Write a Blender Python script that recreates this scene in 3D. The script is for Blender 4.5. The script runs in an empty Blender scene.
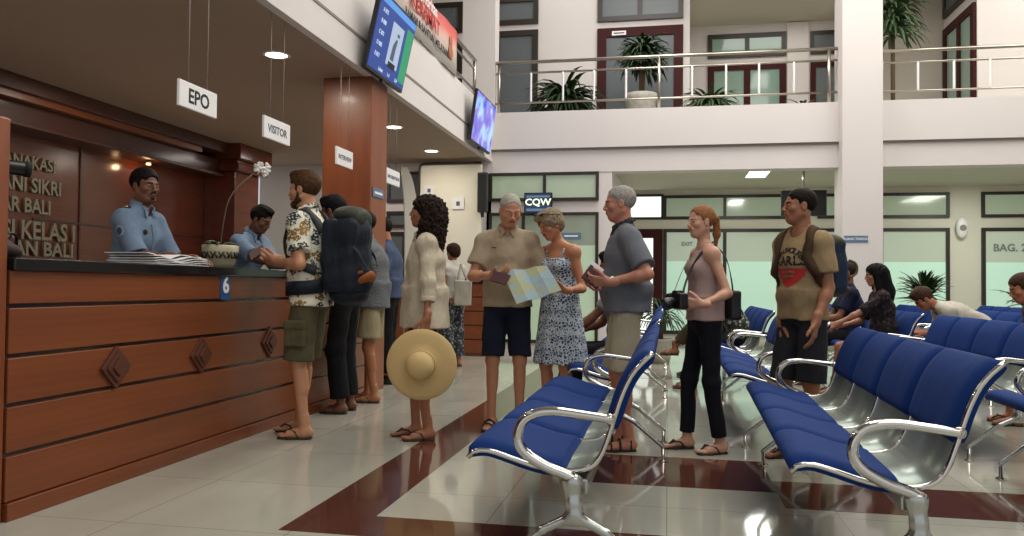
import bpy, bmesh, math, random
import numpy as np
from mathutils import Vector, Matrix
random.seed(7)
C = bpy.context.scene.collection
PI = math.pi

# ------------------------------------------------------------------ camera model
FPX = 800.0; EYE = np.array([0.0, 0.0, 1.07])
def _cam():
    d = np.array([(668.0-512)/FPX, -(288.0-268)/FPX, -1.0]); d /= np.linalg.norm(d)
    h = np.array([1, -0.010, 0.0])
    up = np.cross(d, h); up /= np.linalg.norm(up)
    if up[1] < 0: up = -up
    x = np.cross(d, up)
    return np.array([x, d, up])
RC = _cam()
def ray(u, v): return RC @ np.array([(u-512)/FPX, -(v-268)/FPX, -1.0])
def PY(u, v, y): r = ray(u, v); return EYE + r*(y/r[1])      # point of the place at depth y seen at u, v
cd = bpy.data.cameras.new('camera'); cam = bpy.data.objects.new('camera', cd); C.objects.link(cam)
cd.sensor_width = 36; cd.lens = FPX/1024*36; cd.clip_end = 200
cam.matrix_world = Matrix([[*RC[0], EYE[0]], [*RC[1], EYE[1]], [*RC[2], EYE[2]], [0, 0, 0, 1]])
bpy.context.scene.camera = cam

# ------------------------------------------------------------------ materials
def lin(c):
    if isinstance(c, str):
        c = [int(c[i:i+2], 16)/255 for i in (0, 2, 4)]
    return tuple((x/12.92 if x <= .04045 else ((x+.055)/1.055)**2.4) for x in c) + (1,)
class NT:
    def __init__(s, name):
        s.m = bpy.data.materials.new(name); s.m.use_nodes = True; s.t = s.m.node_tree
        s.b = s.t.nodes['Principled BSDF']
    def n(s, typ, **kw):
        nd = s.t.nodes.new(typ)
        for k, v in kw.items():
            if k in nd.inputs: nd.inputs[k].default_value = v
            else: setattr(nd, k, v)
        return nd
    def l(s, a, b): s.t.links.new(a, b)
    def coord(s, scale=(1, 1, 1), rot=(0, 0, 0)):
        tc = s.n('ShaderNodeTexCoord'); mp = s.n('ShaderNodeMapping')
        mp.inputs['Scale'].default_value = scale; mp.inputs['Rotation'].default_value = rot
        s.l(tc.outputs['Object'], mp.inputs['Vector']); return mp.outputs['Vector']
    def ramp(s, fac, stops, mode='LINEAR'):
        r = s.n('ShaderNodeValToRGB'); r.color_ramp.interpolation = mode
        e = r.color_ramp.elements
        while len(e) < len(stops): e.new(0.5)
        for el, (p, c) in zip(e, stops): el.position = p; el.color = lin(c) if not isinstance(c, tuple) or len(c) == 3 else c
        s.l(fac, r.inputs['Fac']); return r.outputs['Color']
    def mix(s, fac, a, b):
        m = s.n('ShaderNodeMix', data_type='RGBA')
        for sock, v in ((m.inputs[0], fac), (m.inputs[6], a), (m.inputs[7], b)):
            if hasattr(v, 'links'): s.l(v, sock)
            else: sock.default_value = lin(v) if isinstance(v, str) else v
        return m.outputs[2]
    def bump(s, height, strength=.3, dist=.01):
        b = s.n('ShaderNodeBump'); b.inputs['Strength'].default_value = strength; b.inputs['Distance'].default_value = dist
        s.l(height, b.inputs['Height']); s.l(b.outputs['Normal'], s.b.inputs['Normal'])
    def noise(s, vec, scale, detail=3):
        n = s.n('ShaderNodeTexNoise'); n.inputs['Scale'].default_value = scale; n.inputs['Detail'].default_value = detail
        s.l(vec, n.inputs['Vector']); return n.outputs['Fac']
def mat(name, col, rough=.5, metal=0, bump=0, bscale=60, var=0, vscale=4, coat=0, spec=.5):
    t = NT(name); b = t.b
    b.inputs['Base Color'].default_value = lin(col); b.inputs['Roughness'].default_value = rough
    b.inputs['Metallic'].default_value = metal; b.inputs['Coat Weight'].default_value = coat
    b.inputs['Specular IOR Level'].default_value = spec
    if bump or var:
        v = t.coord()
        if var:
            c = lin(col); lo = tuple(x*(1-var) for x in c[:3])+(1,); hi = tuple(min(1, x*(1+var)) for x in c[:3])+(1,)
            t.l(t.mix(t.noise(v, vscale), lo, hi), b.inputs['Base Color'])
        if bump: t.bump(t.noise(v, bscale), bump, .01)
    return t.m
def cloth(name, col, rough=.85, wr=.5, var=.10):
    t = NT(name); b = t.b; b.inputs['Roughness'].default_value = rough; b.inputs['Specular IOR Level'].default_value = .2
    v = t.coord(); c = lin(col)
    t.l(t.mix(t.noise(v, 40, 5), tuple(x*(1-var) for x in c[:3])+(1,), tuple(min(1, x*(1+var)) for x in c[:3])+(1,)), b.inputs['Base Color'])
    t.bump(t.noise(t.coord((1, 1, .45), (.3, .2, .1)), 14, 4), wr, .03)
    return t.m
def emis(name, col, st):
    t = NT(name); t.b.inputs['Base Color'].default_value = (0, 0, 0, 1)
    t.b.inputs['Emission Color'].default_value = lin(col); t.b.inputs['Emission Strength'].default_value = st
    return t.m
def wood(name, c1, c2, rough=.28, scale=(1, .12, 1.6), coat=.3, s=6):
    t = NT(name); v = t.coord(scale)
    n = t.noise(v, s, 6)
    w = t.n('ShaderNodeTexWave', wave_type='BANDS', bands_direction='Z'); w.inputs['Scale'].default_value = 5
    w.inputs['Distortion'].default_value = 6; w.inputs['Detail'].default_value = 4; w.inputs['Detail Scale'].default_value = 1.5
    t.l(v, w.inputs['Vector'])
    f = t.n('ShaderNodeMath', operation='MULTIPLY_ADD'); t.l(w.outputs['Fac'], f.inputs[0]); f.inputs[1].default_value = .12; t.l(n, f.inputs[2])
    t.l(t.ramp(f.outputs[0], [(.3, c1), (.85, c2)]), t.b.inputs['Base Color'])
    t.b.inputs['Roughness'].default_value = rough; t.b.inputs['Coat Weight'].default_value = coat; t.b.inputs['Coat Roughness'].default_value = .15
    return t.m

M = {}
M['wall'] = mat('painted plaster', 'd9d2ce', .8, var=.04, vscale=1.2)
M['wallcream'] = mat('cream plaster', 'dcd8c8', .75, var=.04, vscale=1.2)
M['wallgrey'] = mat('grey plaster', 'b9b0a4', .8, var=.04)
M['ceil_low'] = mat('white soffit with shade in colour', 'a89482', .85, var=.06, vscale=.8)  # a white soffit; its dimness and brown bounce are mixed into this colour
M['ceil'] = mat('white ceiling paint', 'c9c4b4', .85)
M['groove'] = mat('grey groove line', '8b817a', .8)
M['wood'] = wood('red brown wood', '6c371b', '814421', rough=.38, coat=.12)
M['wood_v'] = wood('orange brown upright wood', '743a1c', '8c4a26', scale=(1.6, 1.6, .12), rough=.4, coat=.1)
M['wood_dark'] = wood('dark cornice wood', '3c1b11', '502618', rough=.5)
M['wood_panel'] = wood('glossy wall panel wood', '5c2a18', '6e3520', rough=.2, scale=(1, .12, 1.2))
M['granite'] = mat('black granite', '17171a', .18, var=.5, vscale=90)
M['brass'] = mat('dull metal lettering', '8c8676', .45, .3)
M['slot'] = mat('dark inlay strip', '54423a', .15, .4, var=.5, vscale=9)
M['frame'] = mat('dark window frame', '2a2018', .4)
M['doorwood'] = mat('mahogany door wood', '3c1212', .6, spec=.2, var=.15)
M['steel'] = mat('brushed stainless steel', 'b8b2a6', .28, 1)
M['chrome'] = mat('polished chrome', 'cfccc6', .08, 1)
M['castal'] = mat('cast aluminium', 'b5b8b2', .22, .9)
M['black'] = mat('black plastic', '0e0e10', .35)
M['black_matte'] = mat('matte black', '101012', .8)
M['white'] = mat('white plastic', 'eceaea', .4)
M['paper'] = mat('white paper', 'dedede', .8)
M['signtext'] = mat('sign lettering black', '101014', .6)
M['signgrey'] = mat('sign lettering grey', '50545e', .6)
M['red'] = mat('red print', 'b02824', .7)
M['leaf'] = mat('green leaf', '28401e', .5, var=.35, vscale=12)
M['leaf2'] = mat('pale green leaf', '46603a', .5, var=.35, vscale=12)
M['stem'] = mat('green stem', '4a5a30', .6)
M['trunk'] = mat('plant trunk', '5a4a34', .8, bump=.4)
M['soil'] = mat('potting soil', '2a1e16', .9)
M['leather'] = mat('dark red leather', '3a1016', .5)
M['straw'] = None
M['bluesign'] = mat('blue plaque', '1f4f86', .4)
M['bluegrey'] = mat('blue grey plaque', '5a7390', .5)
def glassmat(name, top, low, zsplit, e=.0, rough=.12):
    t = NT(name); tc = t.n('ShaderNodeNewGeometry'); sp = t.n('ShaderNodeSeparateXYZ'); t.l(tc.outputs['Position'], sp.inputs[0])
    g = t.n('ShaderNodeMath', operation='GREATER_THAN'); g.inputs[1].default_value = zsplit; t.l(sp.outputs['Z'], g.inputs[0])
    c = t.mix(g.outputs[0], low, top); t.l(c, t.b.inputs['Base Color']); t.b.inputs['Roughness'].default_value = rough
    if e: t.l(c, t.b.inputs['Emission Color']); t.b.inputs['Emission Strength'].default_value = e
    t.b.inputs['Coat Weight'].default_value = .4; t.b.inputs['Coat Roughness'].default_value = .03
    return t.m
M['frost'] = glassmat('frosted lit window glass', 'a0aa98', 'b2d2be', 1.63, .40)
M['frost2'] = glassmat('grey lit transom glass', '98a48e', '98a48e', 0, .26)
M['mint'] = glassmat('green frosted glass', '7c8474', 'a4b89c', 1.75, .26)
M['dglass'] = mat('grey upstairs glass', '62686a', .3, spec=.3)
M['gglass'] = glassmat('green upstairs glass', '7a9284', '7a9284', 0, .12, .1)
M['bright'] = emis('daylit window pane', 'eef4ea', 1.0)
M['lamp'] = emis('lamp diffuser', 'fff6e0', 5.0)
M['warm'] = emis('warm lamp bulb', 'ffc070', 6.0)

# floor tiles
def floor_mat(name, col, gl):
    t = NT(name); v = t.coord()
    br = t.n('ShaderNodeTexBrick'); br.offset = 0; br.squash = 1
    for k, x in (('Scale', 1.0), ('Mortar Size', .0022), ('Brick Width', .8), ('Row Height', .8), ('Mortar Smooth', .0)): br.inputs[k].default_value = x
    c = lin(col)
    br.inputs['Color1'].default_value = c; br.inputs['Color2'].default_value = tuple(x*.955 for x in c[:3])+(1,)
    br.inputs['Mortar'].default_value = tuple(x*.45 for x in c[:3])+(1,)
    t.l(v, br.inputs['Vector']); n = t.noise(t.coord((1.3, .5, 1)), 2.2, 6)
    m = t.n('ShaderNodeMix', data_type='RGBA', blend_type='MULTIPLY'); m.inputs[0].default_value = .35
    t.l(br.outputs['Color'], m.inputs[6]); t.l(n, m.inputs[7])
    t.l(m.outputs[2], t.b.inputs['Base Color']); t.b.inputs['Roughness'].default_value = gl
    t.b.inputs['Specular IOR Level'].default_value = .6
    return t.m
M['tile'] = floor_mat('polished cream tile', 'bcbaac', .07)
M['tile_red'] = floor_mat('polished red brown tile', '603a30', .07)

# ------------------------------------------------------------------ mesh helpers
def link(name, me, m=None, parent=None, smooth=False):
    o = bpy.data.objects.new(name, me); C.objects.link(o)
    if m is not None:
        for x in (m if isinstance(m, (list, tuple)) else [m]): me.materials.append(x)
    if parent is not None: o.parent = parent
    if smooth: me.polygons.foreach_set('use_smooth', [True]*len(me.polygons))
    return o
def obj(name, bm, m, parent=None, smooth=False, bevel=0, seg=2):
    me = bpy.data.meshes.new(name)
    bmesh.ops.recalc_face_normals(bm, faces=bm.faces)
    bm.to_mesh(me); bm.free()
    o = link(name, me, m, parent, smooth)
    if bevel:
        md = o.modifiers.new('bevel', 'BEVEL'); md.width = bevel; md.segments = seg; md.limit_method = 'ANGLE'
    return o
def tag(o, label, cat, group=None, kind=None):
    o['label'] = label; o['category'] = cat
    if group: o['group'] = group
    if kind: o['kind'] = kind
    return o
def thing(name, label, cat, loc=(0, 0, 0), rz=0, group=None):
    o = bpy.data.objects.new(name, None); C.objects.link(o); o.location = loc; o.rotation_euler = (0, 0, rz)
    o.empty_display_size = .1
    return tag(o, label, cat, group)
def BM(): return bmesh.new()
def box(bm, x0, x1, y0, y1, z0, z1, mtx=None):
    vs = [bm.verts.new((x, y, z)) for x in (x0, x1) for y in (y0, y1) for z in (z0, z1)]
    for f in ((0, 1, 3, 2), (4, 6, 7, 5), (0, 4, 5, 1), (2, 3, 7, 6), (0, 2, 6, 4), (1, 5, 7, 3)): bm.faces.new([vs[i] for i in f])
    if mtx is not None:
        for v in vs: v.co = mtx @ v.co
    return bm
def tube(bm, pts, r, n=10, cap=True, ry=None):
    pts = [Vector(p) for p in pts]; rings = []; prev = None
    for i, p in enumerate(pts):
        d = (pts[min(i+1, len(pts)-1)]-pts[max(i-1, 0)]).normalized()
        if prev is None:
            a = Vector((0, 0, 1)) if abs(d.z) < .9 else Vector((1, 0, 0)); u = d.cross(a).normalized()
        else: u = (prev-d*prev.dot(d)).normalized()
        prev = u; w = d.cross(u); rr = r[i] if isinstance(r, (list, tuple)) else r; r2 = rr*(ry or 1)
        rings.append([bm.verts.new(p+u*math.cos(2*PI*k/n)*rr+w*math.sin(2*PI*k/n)*r2) for k in range(n)])
    for a, b in zip(rings, rings[1:]):
        for k in range(n): bm.faces.new((a[k], a[(k+1) % n], b[(k+1) % n], b[k]))
    if cap: bm.faces.new(rings[0][::-1]); bm.faces.new(rings[-1])
    return bm
def smoothpts(pts, it=3):
    pts = [np.array(p, float) for p in pts]
    for _ in range(it):
        q = [pts[0]]
        for a, b in zip(pts, pts[1:]): q += [a*.75+b*.25, a*.25+b*.75]
        pts = q+[pts[-1]]
    return pts
def lathe(bm, prof, n=24, c=(0, 0, 0), cap=True):
    rings = [[bm.verts.new((c[0]+r*math.cos(2*PI*k/n), c[1]+r*math.sin(2*PI*k/n), c[2]+z)) for k in range(n)] for r, z in prof]
    for a, b in zip(rings, rings[1:]):
        for k in range(n): bm.faces.new((a[k], a[(k+1) % n], b[(k+1) % n], b[k]))
    if cap: bm.faces.new(rings[0][::-1]); bm.faces.new(rings[-1])
    return bm
def extr(bm, prof, y0, y1):               # closed xz profile extruded along y
    a = [bm.verts.new((x, y0, z)) for x, z in prof]; b = [bm.verts.new((x, y1, z)) for x, z in prof]; n = len(prof)
    for k in range(n): bm.faces.new((a[k], a[(k+1) % n], b[(k+1) % n], b[k]))
    bm.faces.new(a[::-1]); bm.faces.new(b); return bm
def struct(name, bm, m, parent=None, bevel=0):
    o = obj(name, bm, m, parent, bevel=bevel)
    if parent is None: o['kind'] = 'structure'
    return o
def text(name, s, size, m, mtx, parent=None, ext=.002, sx=1, align='CENTER'):
    cu = bpy.data.curves.new('t', 'FONT'); cu.body = s; cu.size = size; cu.extrude = ext; cu.align_x = align; cu.align_y = 'CENTER'
    cu.resolution_u = 3; cu.offset = size*.022
    t = bpy.data.objects.new('t', cu); C.objects.link(t)
    me = bpy.data.meshes.new_from_object(t); bpy.data.objects.remove(t)
    me.transform(mtx @ Matrix.Diagonal((sx, 1, 1, 1))); me.materials.clear()
    return link(name, me, m, parent)
def basis(x, y, o):                       # matrix with local x, y axes and origin
    x = Vector(x).normalized(); y = Vector(y).normalized(); z = x.cross(y)
    return Matrix(((x.x, y.x, z.x, o[0]), (x.y, y.y, z.y, o[1]), (x.z, y.z, z.z, o[2]), (0, 0, 0, 1)))
def copy_tree(o, parent=None):
    c = o.copy(); C.objects.link(c)
    if parent is not None: c.parent = parent
    for ch in list(o.children): copy_tree(ch, c)
    return c

# ------------------------------------------------------------------ implicit surfaces (numpy) for bodies, clothes, bags
def nrm(v): v = np.array(v, float); return v/max(1e-9, np.linalg.norm(v))
def A3(*v): return np.array(v, float)
class F:
    def __init__(s): s.p = []; s.cut = []; s.disp = None
    def add(s, kind, *a, k=.02, op='u'): s.p.append((op, kind, a, k)); return s
    def cap(s, a, b, r1, r2=None, k=.02, op='u'): return s.add('cap', A3(*a), A3(*b), r1, r1 if r2 is None else r2, k=k, op=op)
    def cone(s, a, b, r1, r2, k=.02, op='u'): return s.add('cone', A3(*a), A3(*b), r1, r2, k=k, op=op)
    def hc(s, a, b, r1, r2, k=.02, op='u'): return s.add('hc', A3(*a), A3(*b), r1, r2, k=k, op=op)
    def ell(s, c, r, rot=None, k=.02, op='u'): return s.add('ell', A3(*c), A3(*r), rot, k=k, op=op)
    def ecap(s, a, b, ra, rb, side, flat=False, k=.03, op='u'): return s.add('ecap', A3(*a), A3(*b), ra, rb, nrm(side), flat, k=k, op=op)
    def rbox(s, c, h, r, rot=None, k=.01, op='u'): return s.add('rbox', A3(*c), A3(*h), r, rot, k=k, op=op)
    def plane(s, p, n): s.cut.append((A3(*p), nrm(n))); return s
    def bb(s, pr):
        op, kind, a, k = pr
        if kind in ('cap', 'cone', 'hc'): r = max(a[2], a[3]); return np.minimum(a[0], a[1])-r, np.maximum(a[0], a[1])+r
        if kind == 'ell': r = a[1].max() if a[2] is not None else a[1]; return a[0]-r, a[0]+r
        if kind == 'ecap': r = max(*a[2], *a[3]); return np.minimum(a[0], a[1])-r, np.maximum(a[0], a[1])+r
        if kind == 'rbox': r = (np.linalg.norm(a[1]) if a[3] is not None else a[1])+a[2]; return a[0]-r, a[0]+r
def dist(kind, a, X, Y, Z):
    if kind in ('cap', 'cone', 'hc'):
        p, q, r1, r2 = a; ba = q-p; L2 = max(1e-9, ba@ba); L = math.sqrt(L2)
        x, y, z = X-p[0], Y-p[1], Z-p[2]; t = (x*ba[0]+y*ba[1]+z*ba[2])/L2
        h = np.clip(t, 0, 1)
        if kind == 'cap':
            return np.sqrt((x-h*ba[0])**2+(y-h*ba[1])**2+(z-h*ba[2])**2)-(r1+(r2-r1)*h)
        if kind == 'hc':
            g = np.maximum(t, 0); return np.maximum(np.sqrt((x-g*ba[0])**2+(y-g*ba[1])**2+(z-g*ba[2])**2)-(r1+(r2-r1)*np.minimum(g, 1)), (t-1)*L)
        rad = np.sqrt((x-t*ba[0])**2+(y-t*ba[1])**2+(z-t*ba[2])**2)-(r1+(r2-r1)*h)
        return np.maximum(rad, np.maximum(-t, t-1)*L)
    if kind == 'ell':
        c, r, rot = a; x, y, z = X-c[0], Y-c[1], Z-c[2]
        if rot is not None: x, y, z = (rot[0][i]*x+rot[1][i]*y+rot[2][i]*z for i in range(3))
        k0 = np.sqrt((x/r[0])**2+(y/r[1])**2+(z/r[2])**2); k1 = np.sqrt((x/r[0]**2)**2+(y/r[1]**2)**2+(z/r[2]**2)**2)+1e-9
        return k0*(k0-1)/k1
    if kind == 'ecap':
        p, q, ra, rb, side, flat = a; w = q-p; L = np.linalg.norm(w); w = w/L; s_ = nrm(side-w*(side@w)); f = np.cross(w, s_)
        x, y, z = X-p[0], Y-p[1], Z-p[2]; t = (x*w[0]+y*w[1]+z*w[2])/L; h = np.clip(t, 0, 1)
        u = x*s_[0]+y*s_[1]+z*s_[2]; v = x*f[0]+y*f[1]+z*f[2]
        rx = ra[0]+(rb[0]-ra[0])*h; ry = ra[1]+(rb[1]-ra[1])*h
        e = 0 if flat else (np.abs(t-h)*L/ry)
        k0 = np.sqrt((u/rx)**2+(v/ry)**2+e*e); k1 = np.sqrt((u/rx**2)**2+(v/ry**2)**2+(e/ry)**2)+1e-9
        d = k0*(k0-1)/k1
        return np.maximum(d, np.maximum(-t, t-1)*L) if flat else d
    if kind == 'rbox':
        c, hf, r, rot = a; x, y, z = X-c[0], Y-c[1], Z-c[2]
        if rot is not None: x, y, z = (rot[0][i]*x+rot[1][i]*y+rot[2][i]*z for i in range(3))
        qx, qy, qz = np.abs(x)-hf[0], np.abs(y)-hf[1], np.abs(z)-hf[2]
        return np.sqrt(np.maximum(qx, 0)**2+np.maximum(qy, 0)**2+np.maximum(qz, 0)**2)+np.minimum(np.maximum(qx, np.maximum(qy, qz)), 0)-r
def lumps(X, Y, Z, f=60, ph=0): return np.sin(X*f+ph+1.3*np.sin(Y*f*.7))*np.sin(Y*f*.9+ph*2+1.1*np.sin(Z*f*.6))*np.sin(Z*f*.8+ph*3+1.2*np.sin(X*f*.5))
def folds(amp=.005, f=38, ph=0):
    return lambda X, Y, Z: amp*(np.sin(f*(X*.6+Y*.5+Z*.55)+1.6*np.sin(9*Z+ph)+ph)*np.sin(f*.45*(Z-.6*X)+ph*2+1.4*np.sin(11*X+7*Y))+.6*np.sin(f*1.1*X+f*.4*Y+3*np.sin(6*Z+ph)))
def mesh_field(fld, res, pad=None):
    lo = np.array([9e9]*3); hi = -lo
    for pr in fld.p:
        if pr[0] == 'u': a, b = fld.bb(pr); lo = np.minimum(lo, a); hi = np.maximum(hi, b)
    lo = lo-3*res-.012; hi = hi+3*res+.012; n = np.ceil((hi-lo)/res).astype(int)+1
    ax = [lo[i]+np.arange(n[i])*res for i in range(3)]
    D = np.full(n, 1.0, np.float32)
    for pr in fld.p:
        op, kind, a, k = pr; b0, b1 = fld.bb(pr); m = k+3*res
        i0 = np.maximum(0, np.floor((b0-m-lo)/res)).astype(int); i1 = np.minimum(n, np.ceil((b1+m-lo)/res).astype(int)+1)
        if (i1 <= i0).any(): continue
        sl = tuple(slice(i0[i], i1[i]) for i in range(3))
        X, Y, Z = np.meshgrid(ax[0][sl[0]], ax[1][sl[1]], ax[2][sl[2]], indexing='ij', sparse=True)
        d = dist(kind, a, X, Y, Z); d = np.broadcast_to(d, tuple(i1-i0)).astype(np.float32); E_ = D[sl]
        if op == 'u': h = np.maximum(k-np.abs(E_-d), 0)/k; D[sl] = np.minimum(E_, d)-h*h*k/4
        else: h = np.maximum(k-np.abs(E_+d), 0)/k; D[sl] = np.maximum(E_, -d)+h*h*k/4
    X, Y, Z = np.meshgrid(*ax, indexing='ij', sparse=True)
    if fld.disp is not None: D = D+fld.disp(X, Y, Z).astype(np.float32)
    for p, nn in fld.cut: D = np.maximum(D, ((X-p[0])*nn[0]+(Y-p[1])*nn[1]+(Z-p[2])*nn[2]).astype(np.float32))
    # surface nets
    S = D < 0
    c = [S[dx:S.shape[0]-1+dx, dy:S.shape[1]-1+dy, dz:S.shape[2]-1+dz] for dx in (0, 1) for dy in (0, 1) for dz in (0, 1)]
    cnt = sum(x.astype(np.int8) for x in c); act = (cnt > 0) & (cnt < 8)
    idx = np.argwhere(act)
    if len(idx) == 0: return np.zeros((0, 3)), np.zeros((0, 4), int)
    cid = -np.ones(act.shape, np.int64); cid[act] = np.arange(len(idx))
    corners = [np.array((dx, dy, dz)) for dx in (0, 1) for dy in (0, 1) for dz in (0, 1)]
    vals = [D[tuple((idx+o).T)] for o in corners]
    acc = np.zeros((len(idx), 3)); w = np.zeros(len(idx))
    for i, a in enumerate(corners):
        for j, b in enumerate(corners):
            if j > i and np.abs(a-b).sum() == 1:
                va, vb = vals[i], vals[j]; m = (va < 0) != (vb < 0)
                t = np.where(m, va/np.where(m, va-vb, 1), 0)
                acc += np.where(m[:, None], a+(b-a)*t[:, None], 0); w += m
    V = lo+(idx+acc/w[:, None])*res
    Q = []
    for axis in range(3):
        o = [0, 0, 0]; o[axis] = 1
        A = S[:S.shape[0]-o[0], :S.shape[1]-o[1], :S.shape[2]-o[2]]; B = S[o[0]:, o[1]:, o[2]:]
        e = np.argwhere(A != B); b, cc = [(1, 2), (2, 0), (0, 1)][axis]
        e = e[(e[:, b] > 0) & (e[:, cc] > 0) & (e[:, b] < cid.shape[b]) & (e[:, cc] < cid.shape[cc]) & (e[:, axis] < cid.shape[axis])]
        if len(e) == 0: continue
        ob = np.zeros(3, int); ob[b] = 1; oc = np.zeros(3, int); oc[cc] = 1
        q = np.stack([cid[tuple((e-ob-oc).T)], cid[tuple((e-oc).T)], cid[tuple(e.T)], cid[tuple((e-ob).T)]], 1)
        fl = ~A[tuple(e.T)]; q[fl] = q[fl][:, ::-1]; Q.append(q)
    Q = np.concatenate(Q); Q = Q[(Q >= 0).all(1)]
    return V, Q
def mkmesh(name, V, Q, mats, parent=None, midx=None):
    me = bpy.data.meshes.new(name)
    me.vertices.add(len(V)); me.vertices.foreach_set('co', np.asarray(V, np.float32).ravel())
    me.loops.add(4*len(Q)); me.loops.foreach_set('vertex_index', np.asarray(Q, np.int32).ravel())
    me.polygons.add(len(Q)); me.polygons.foreach_set('loop_start', np.arange(0, 4*len(Q), 4, dtype=np.int32))
    me.polygons.foreach_set('loop_total', np.full(len(Q), 4, np.int32))
    me.update(calc_edges=True); me.validate()
    o = link(name, me, mats, parent, True)
    if midx is not None and len(midx) == len(me.polygons): me.polygons.foreach_set('material_index', midx.astype(np.int32))
    return o
def fobj(name, fld, res, m, parent=None, xf=None):
    V, Q = mesh_field(fld, res)
    if xf is not None: V = xf(V)
    return mkmesh(name, V, Q, m, parent)

# ------------------------------------------------------------------ people
def skinmat(name, col):
    t = NT(name); b = t.b; v = t.coord(); c = lin(col)
    t.l(t.mix(t.noise(v, 9, 4), tuple(x*f for x, f in zip(c[:3], (.92, .86, .84)))+(1,), tuple(min(1, x*f) for x, f in zip(c[:3], (1.06, 1.04, 1.03)))+(1,)), b.inputs['Base Color'])
    b.inputs['Roughness'].default_value = .5; b.inputs['Subsurface Weight'].default_value = .06; b.inputs['Subsurface Radius'].default_value = (.02, .008, .004)
    t.bump(t.noise(v, 120, 2), .12, .002); return t.m
def hairmat(name, c1, c2, sc=(1, 1, .15), s=220, rough=.5):
    t = NT(name); v = t.coord(sc); n = t.noise(v, s, 3)
    t.l(t.ramp(n, [(.35, c1), (.65, c2)]), t.b.inputs['Base Color']); t.b.inputs['Roughness'].default_value = .65
    t.b.inputs['Specular IOR Level'].default_value = .12; t.bump(n, .5, .004); return t.m
EYEW = mat('eye white', '8c847c', .4); IRIS = mat('dark iris', '20140e', .2)
def ik(a, t, l1, l2, pole):
    a = A3(*a); t = A3(*t); v = t-a; d = np.linalg.norm(v); d2 = min(max(d, abs(l1-l2)+.01), (l1+l2)*.998); v = v/max(d, 1e-6); t = a+v*d2
    x = (l1*l1-l2*l2+d2*d2)/(2*d2); h = math.sqrt(max(0, l1*l1-x*x)); p = A3(*pole); p = nrm(p-v*(p@v))
    return a+v*x+p*h, t
def rotv(v, axis, ang):
    axis = nrm(axis); c, s = math.cos(ang), math.sin(ang); v = A3(*v); return v*c+np.cross(axis, v)*s+axis*(axis@v)*(1-c)
def hand_field(f, w, d, n, side, s=1., curl=.5, thumb=.5, spread=.06):
    # w wrist, d pointing direction, n palm normal (palm faces n), side towards the thumb
    d = nrm(d); n = nrm(np.array(n)-d*(np.array(n)@d)); e = np.cross(d, n)
    if e@nrm(side) < 0: e = -e
    P = lambda a, b, c: w+(d*a+e*b+n*c)*s
    f.cap(P(-.04, 0, 0), P(.015, 0, 0), .027*s, .025*s, k=.02)
    rots = np.cross(d, n)
    for i, (off, ln, L) in enumerate(((.029, .092, .078), (.009, .096, .086), (-.011, .092, .080), (-.029, .084, .063))):
        kn = P(ln, off, 0); f.cap(P(.01, off*.6, 0), kn, .0145*s, .0115*s, k=.014)
        dirv = nrm(d+e*spread*(off/.02)); c = curl*(1+.08*i); p = kn; r = .0093*s*(1 if i < 3 else .86)
        for sg, (fr, cc) in enumerate(((.45, .75), (.31, 1.0), (.24, .6))):
            dirv = rotv(dirv, rots, c*cc); q = p+dirv*L*fr*s; f.cap(p, q, r, r*.92, k=.004); p = q; r *= .92
    b = P(.02, .022, .004); td = nrm(d*.75+e*.75+n*.35*thumb); q = b+td*.040*s; f.cap(b, q, .016*s, .0125*s, k=.012)
    td = nrm(td+n*.35*thumb+d*.35); q2 = q+td*.032*s; f.cap(q, q2, .0115*s, .0105*s, k=.005); td = nrm(td+d*.3); f.cap(q2, q2+td*.025*s, .0105*s, .009*s, k=.005)
def head_R(yaw, pitch, roll=0):
    cy, sy = math.cos(yaw), math.sin(yaw); cp, sp = math.cos(pitch), math.sin(pitch); cr, sr = math.cos(roll), math.sin(roll)
    Rz = np.array([[cy, -sy, 0], [sy, cy, 0], [0, 0, 1]]); Rx = np.array([[1, 0, 0], [0, cp, -sp], [0, sp, cp]]); Ry = np.array([[cr, 0, sr], [0, 1, 0], [-sr, 0, cr]])
    return Rz@Rx@Ry
def head_field(sx=1., male=True, jaw=1.):
    f = F()
    f.ell((0, -.012, .035), (.075, .096, .083), k=.03)
    f.ell((0, .020, -.030), (.063*sx, .065, .080), k=.03)
    f.ell((0, .056, -.088), (.028*jaw, .027, .025), k=.03)
    for s in (-1, 1):
        f.cap((s*.048*jaw, -.004, -.050), (s*.020*jaw, .048, -.092), .022, .017, k=.03)
        f.cap((s*.010, .083, .022), (s*.044, .065, .021), .009 if male else .0065, .008, k=.016)
        f.ell((s*.043, .058, -.020), (.020, .018, .018), k=.025)
        f.ell((s*.030, .092, .001), (.013, .011, .0095), k=.012, op='s')
        f.ell((s*.031, .0725, .0015), (.0135, .0125, .0105), k=.004)
        f.cap((s*.018, .081, .008), (s*.044, .073, .006), .0035, k=.005)
        f.ell((s*.077, -.006, -.004), (.010, .019, .031), k=.008)
        f.ell((s*.089, .000, .000), (.008, .010, .019), k=.005, op='s')
        f.ell((s*.013, .098, -.030), (.008, .009, .007), k=.007)
    f.cap((0, .086, .014), (0, .106, -.026), .0075, .0095, k=.012)
    f.ell((0, .080, -.055), (.026, .014, .016), k=.02)
    f.ell((0, .0935, -.0485), (.021, .0065, .0045), k=.005)
    f.ell((0, .0915, -.0585), (.019, .0065, .0055), k=.005)
    f.ell((0, .099, -.0535), (.022, .005, .0016), k=.004, op='s')
    return f
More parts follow.
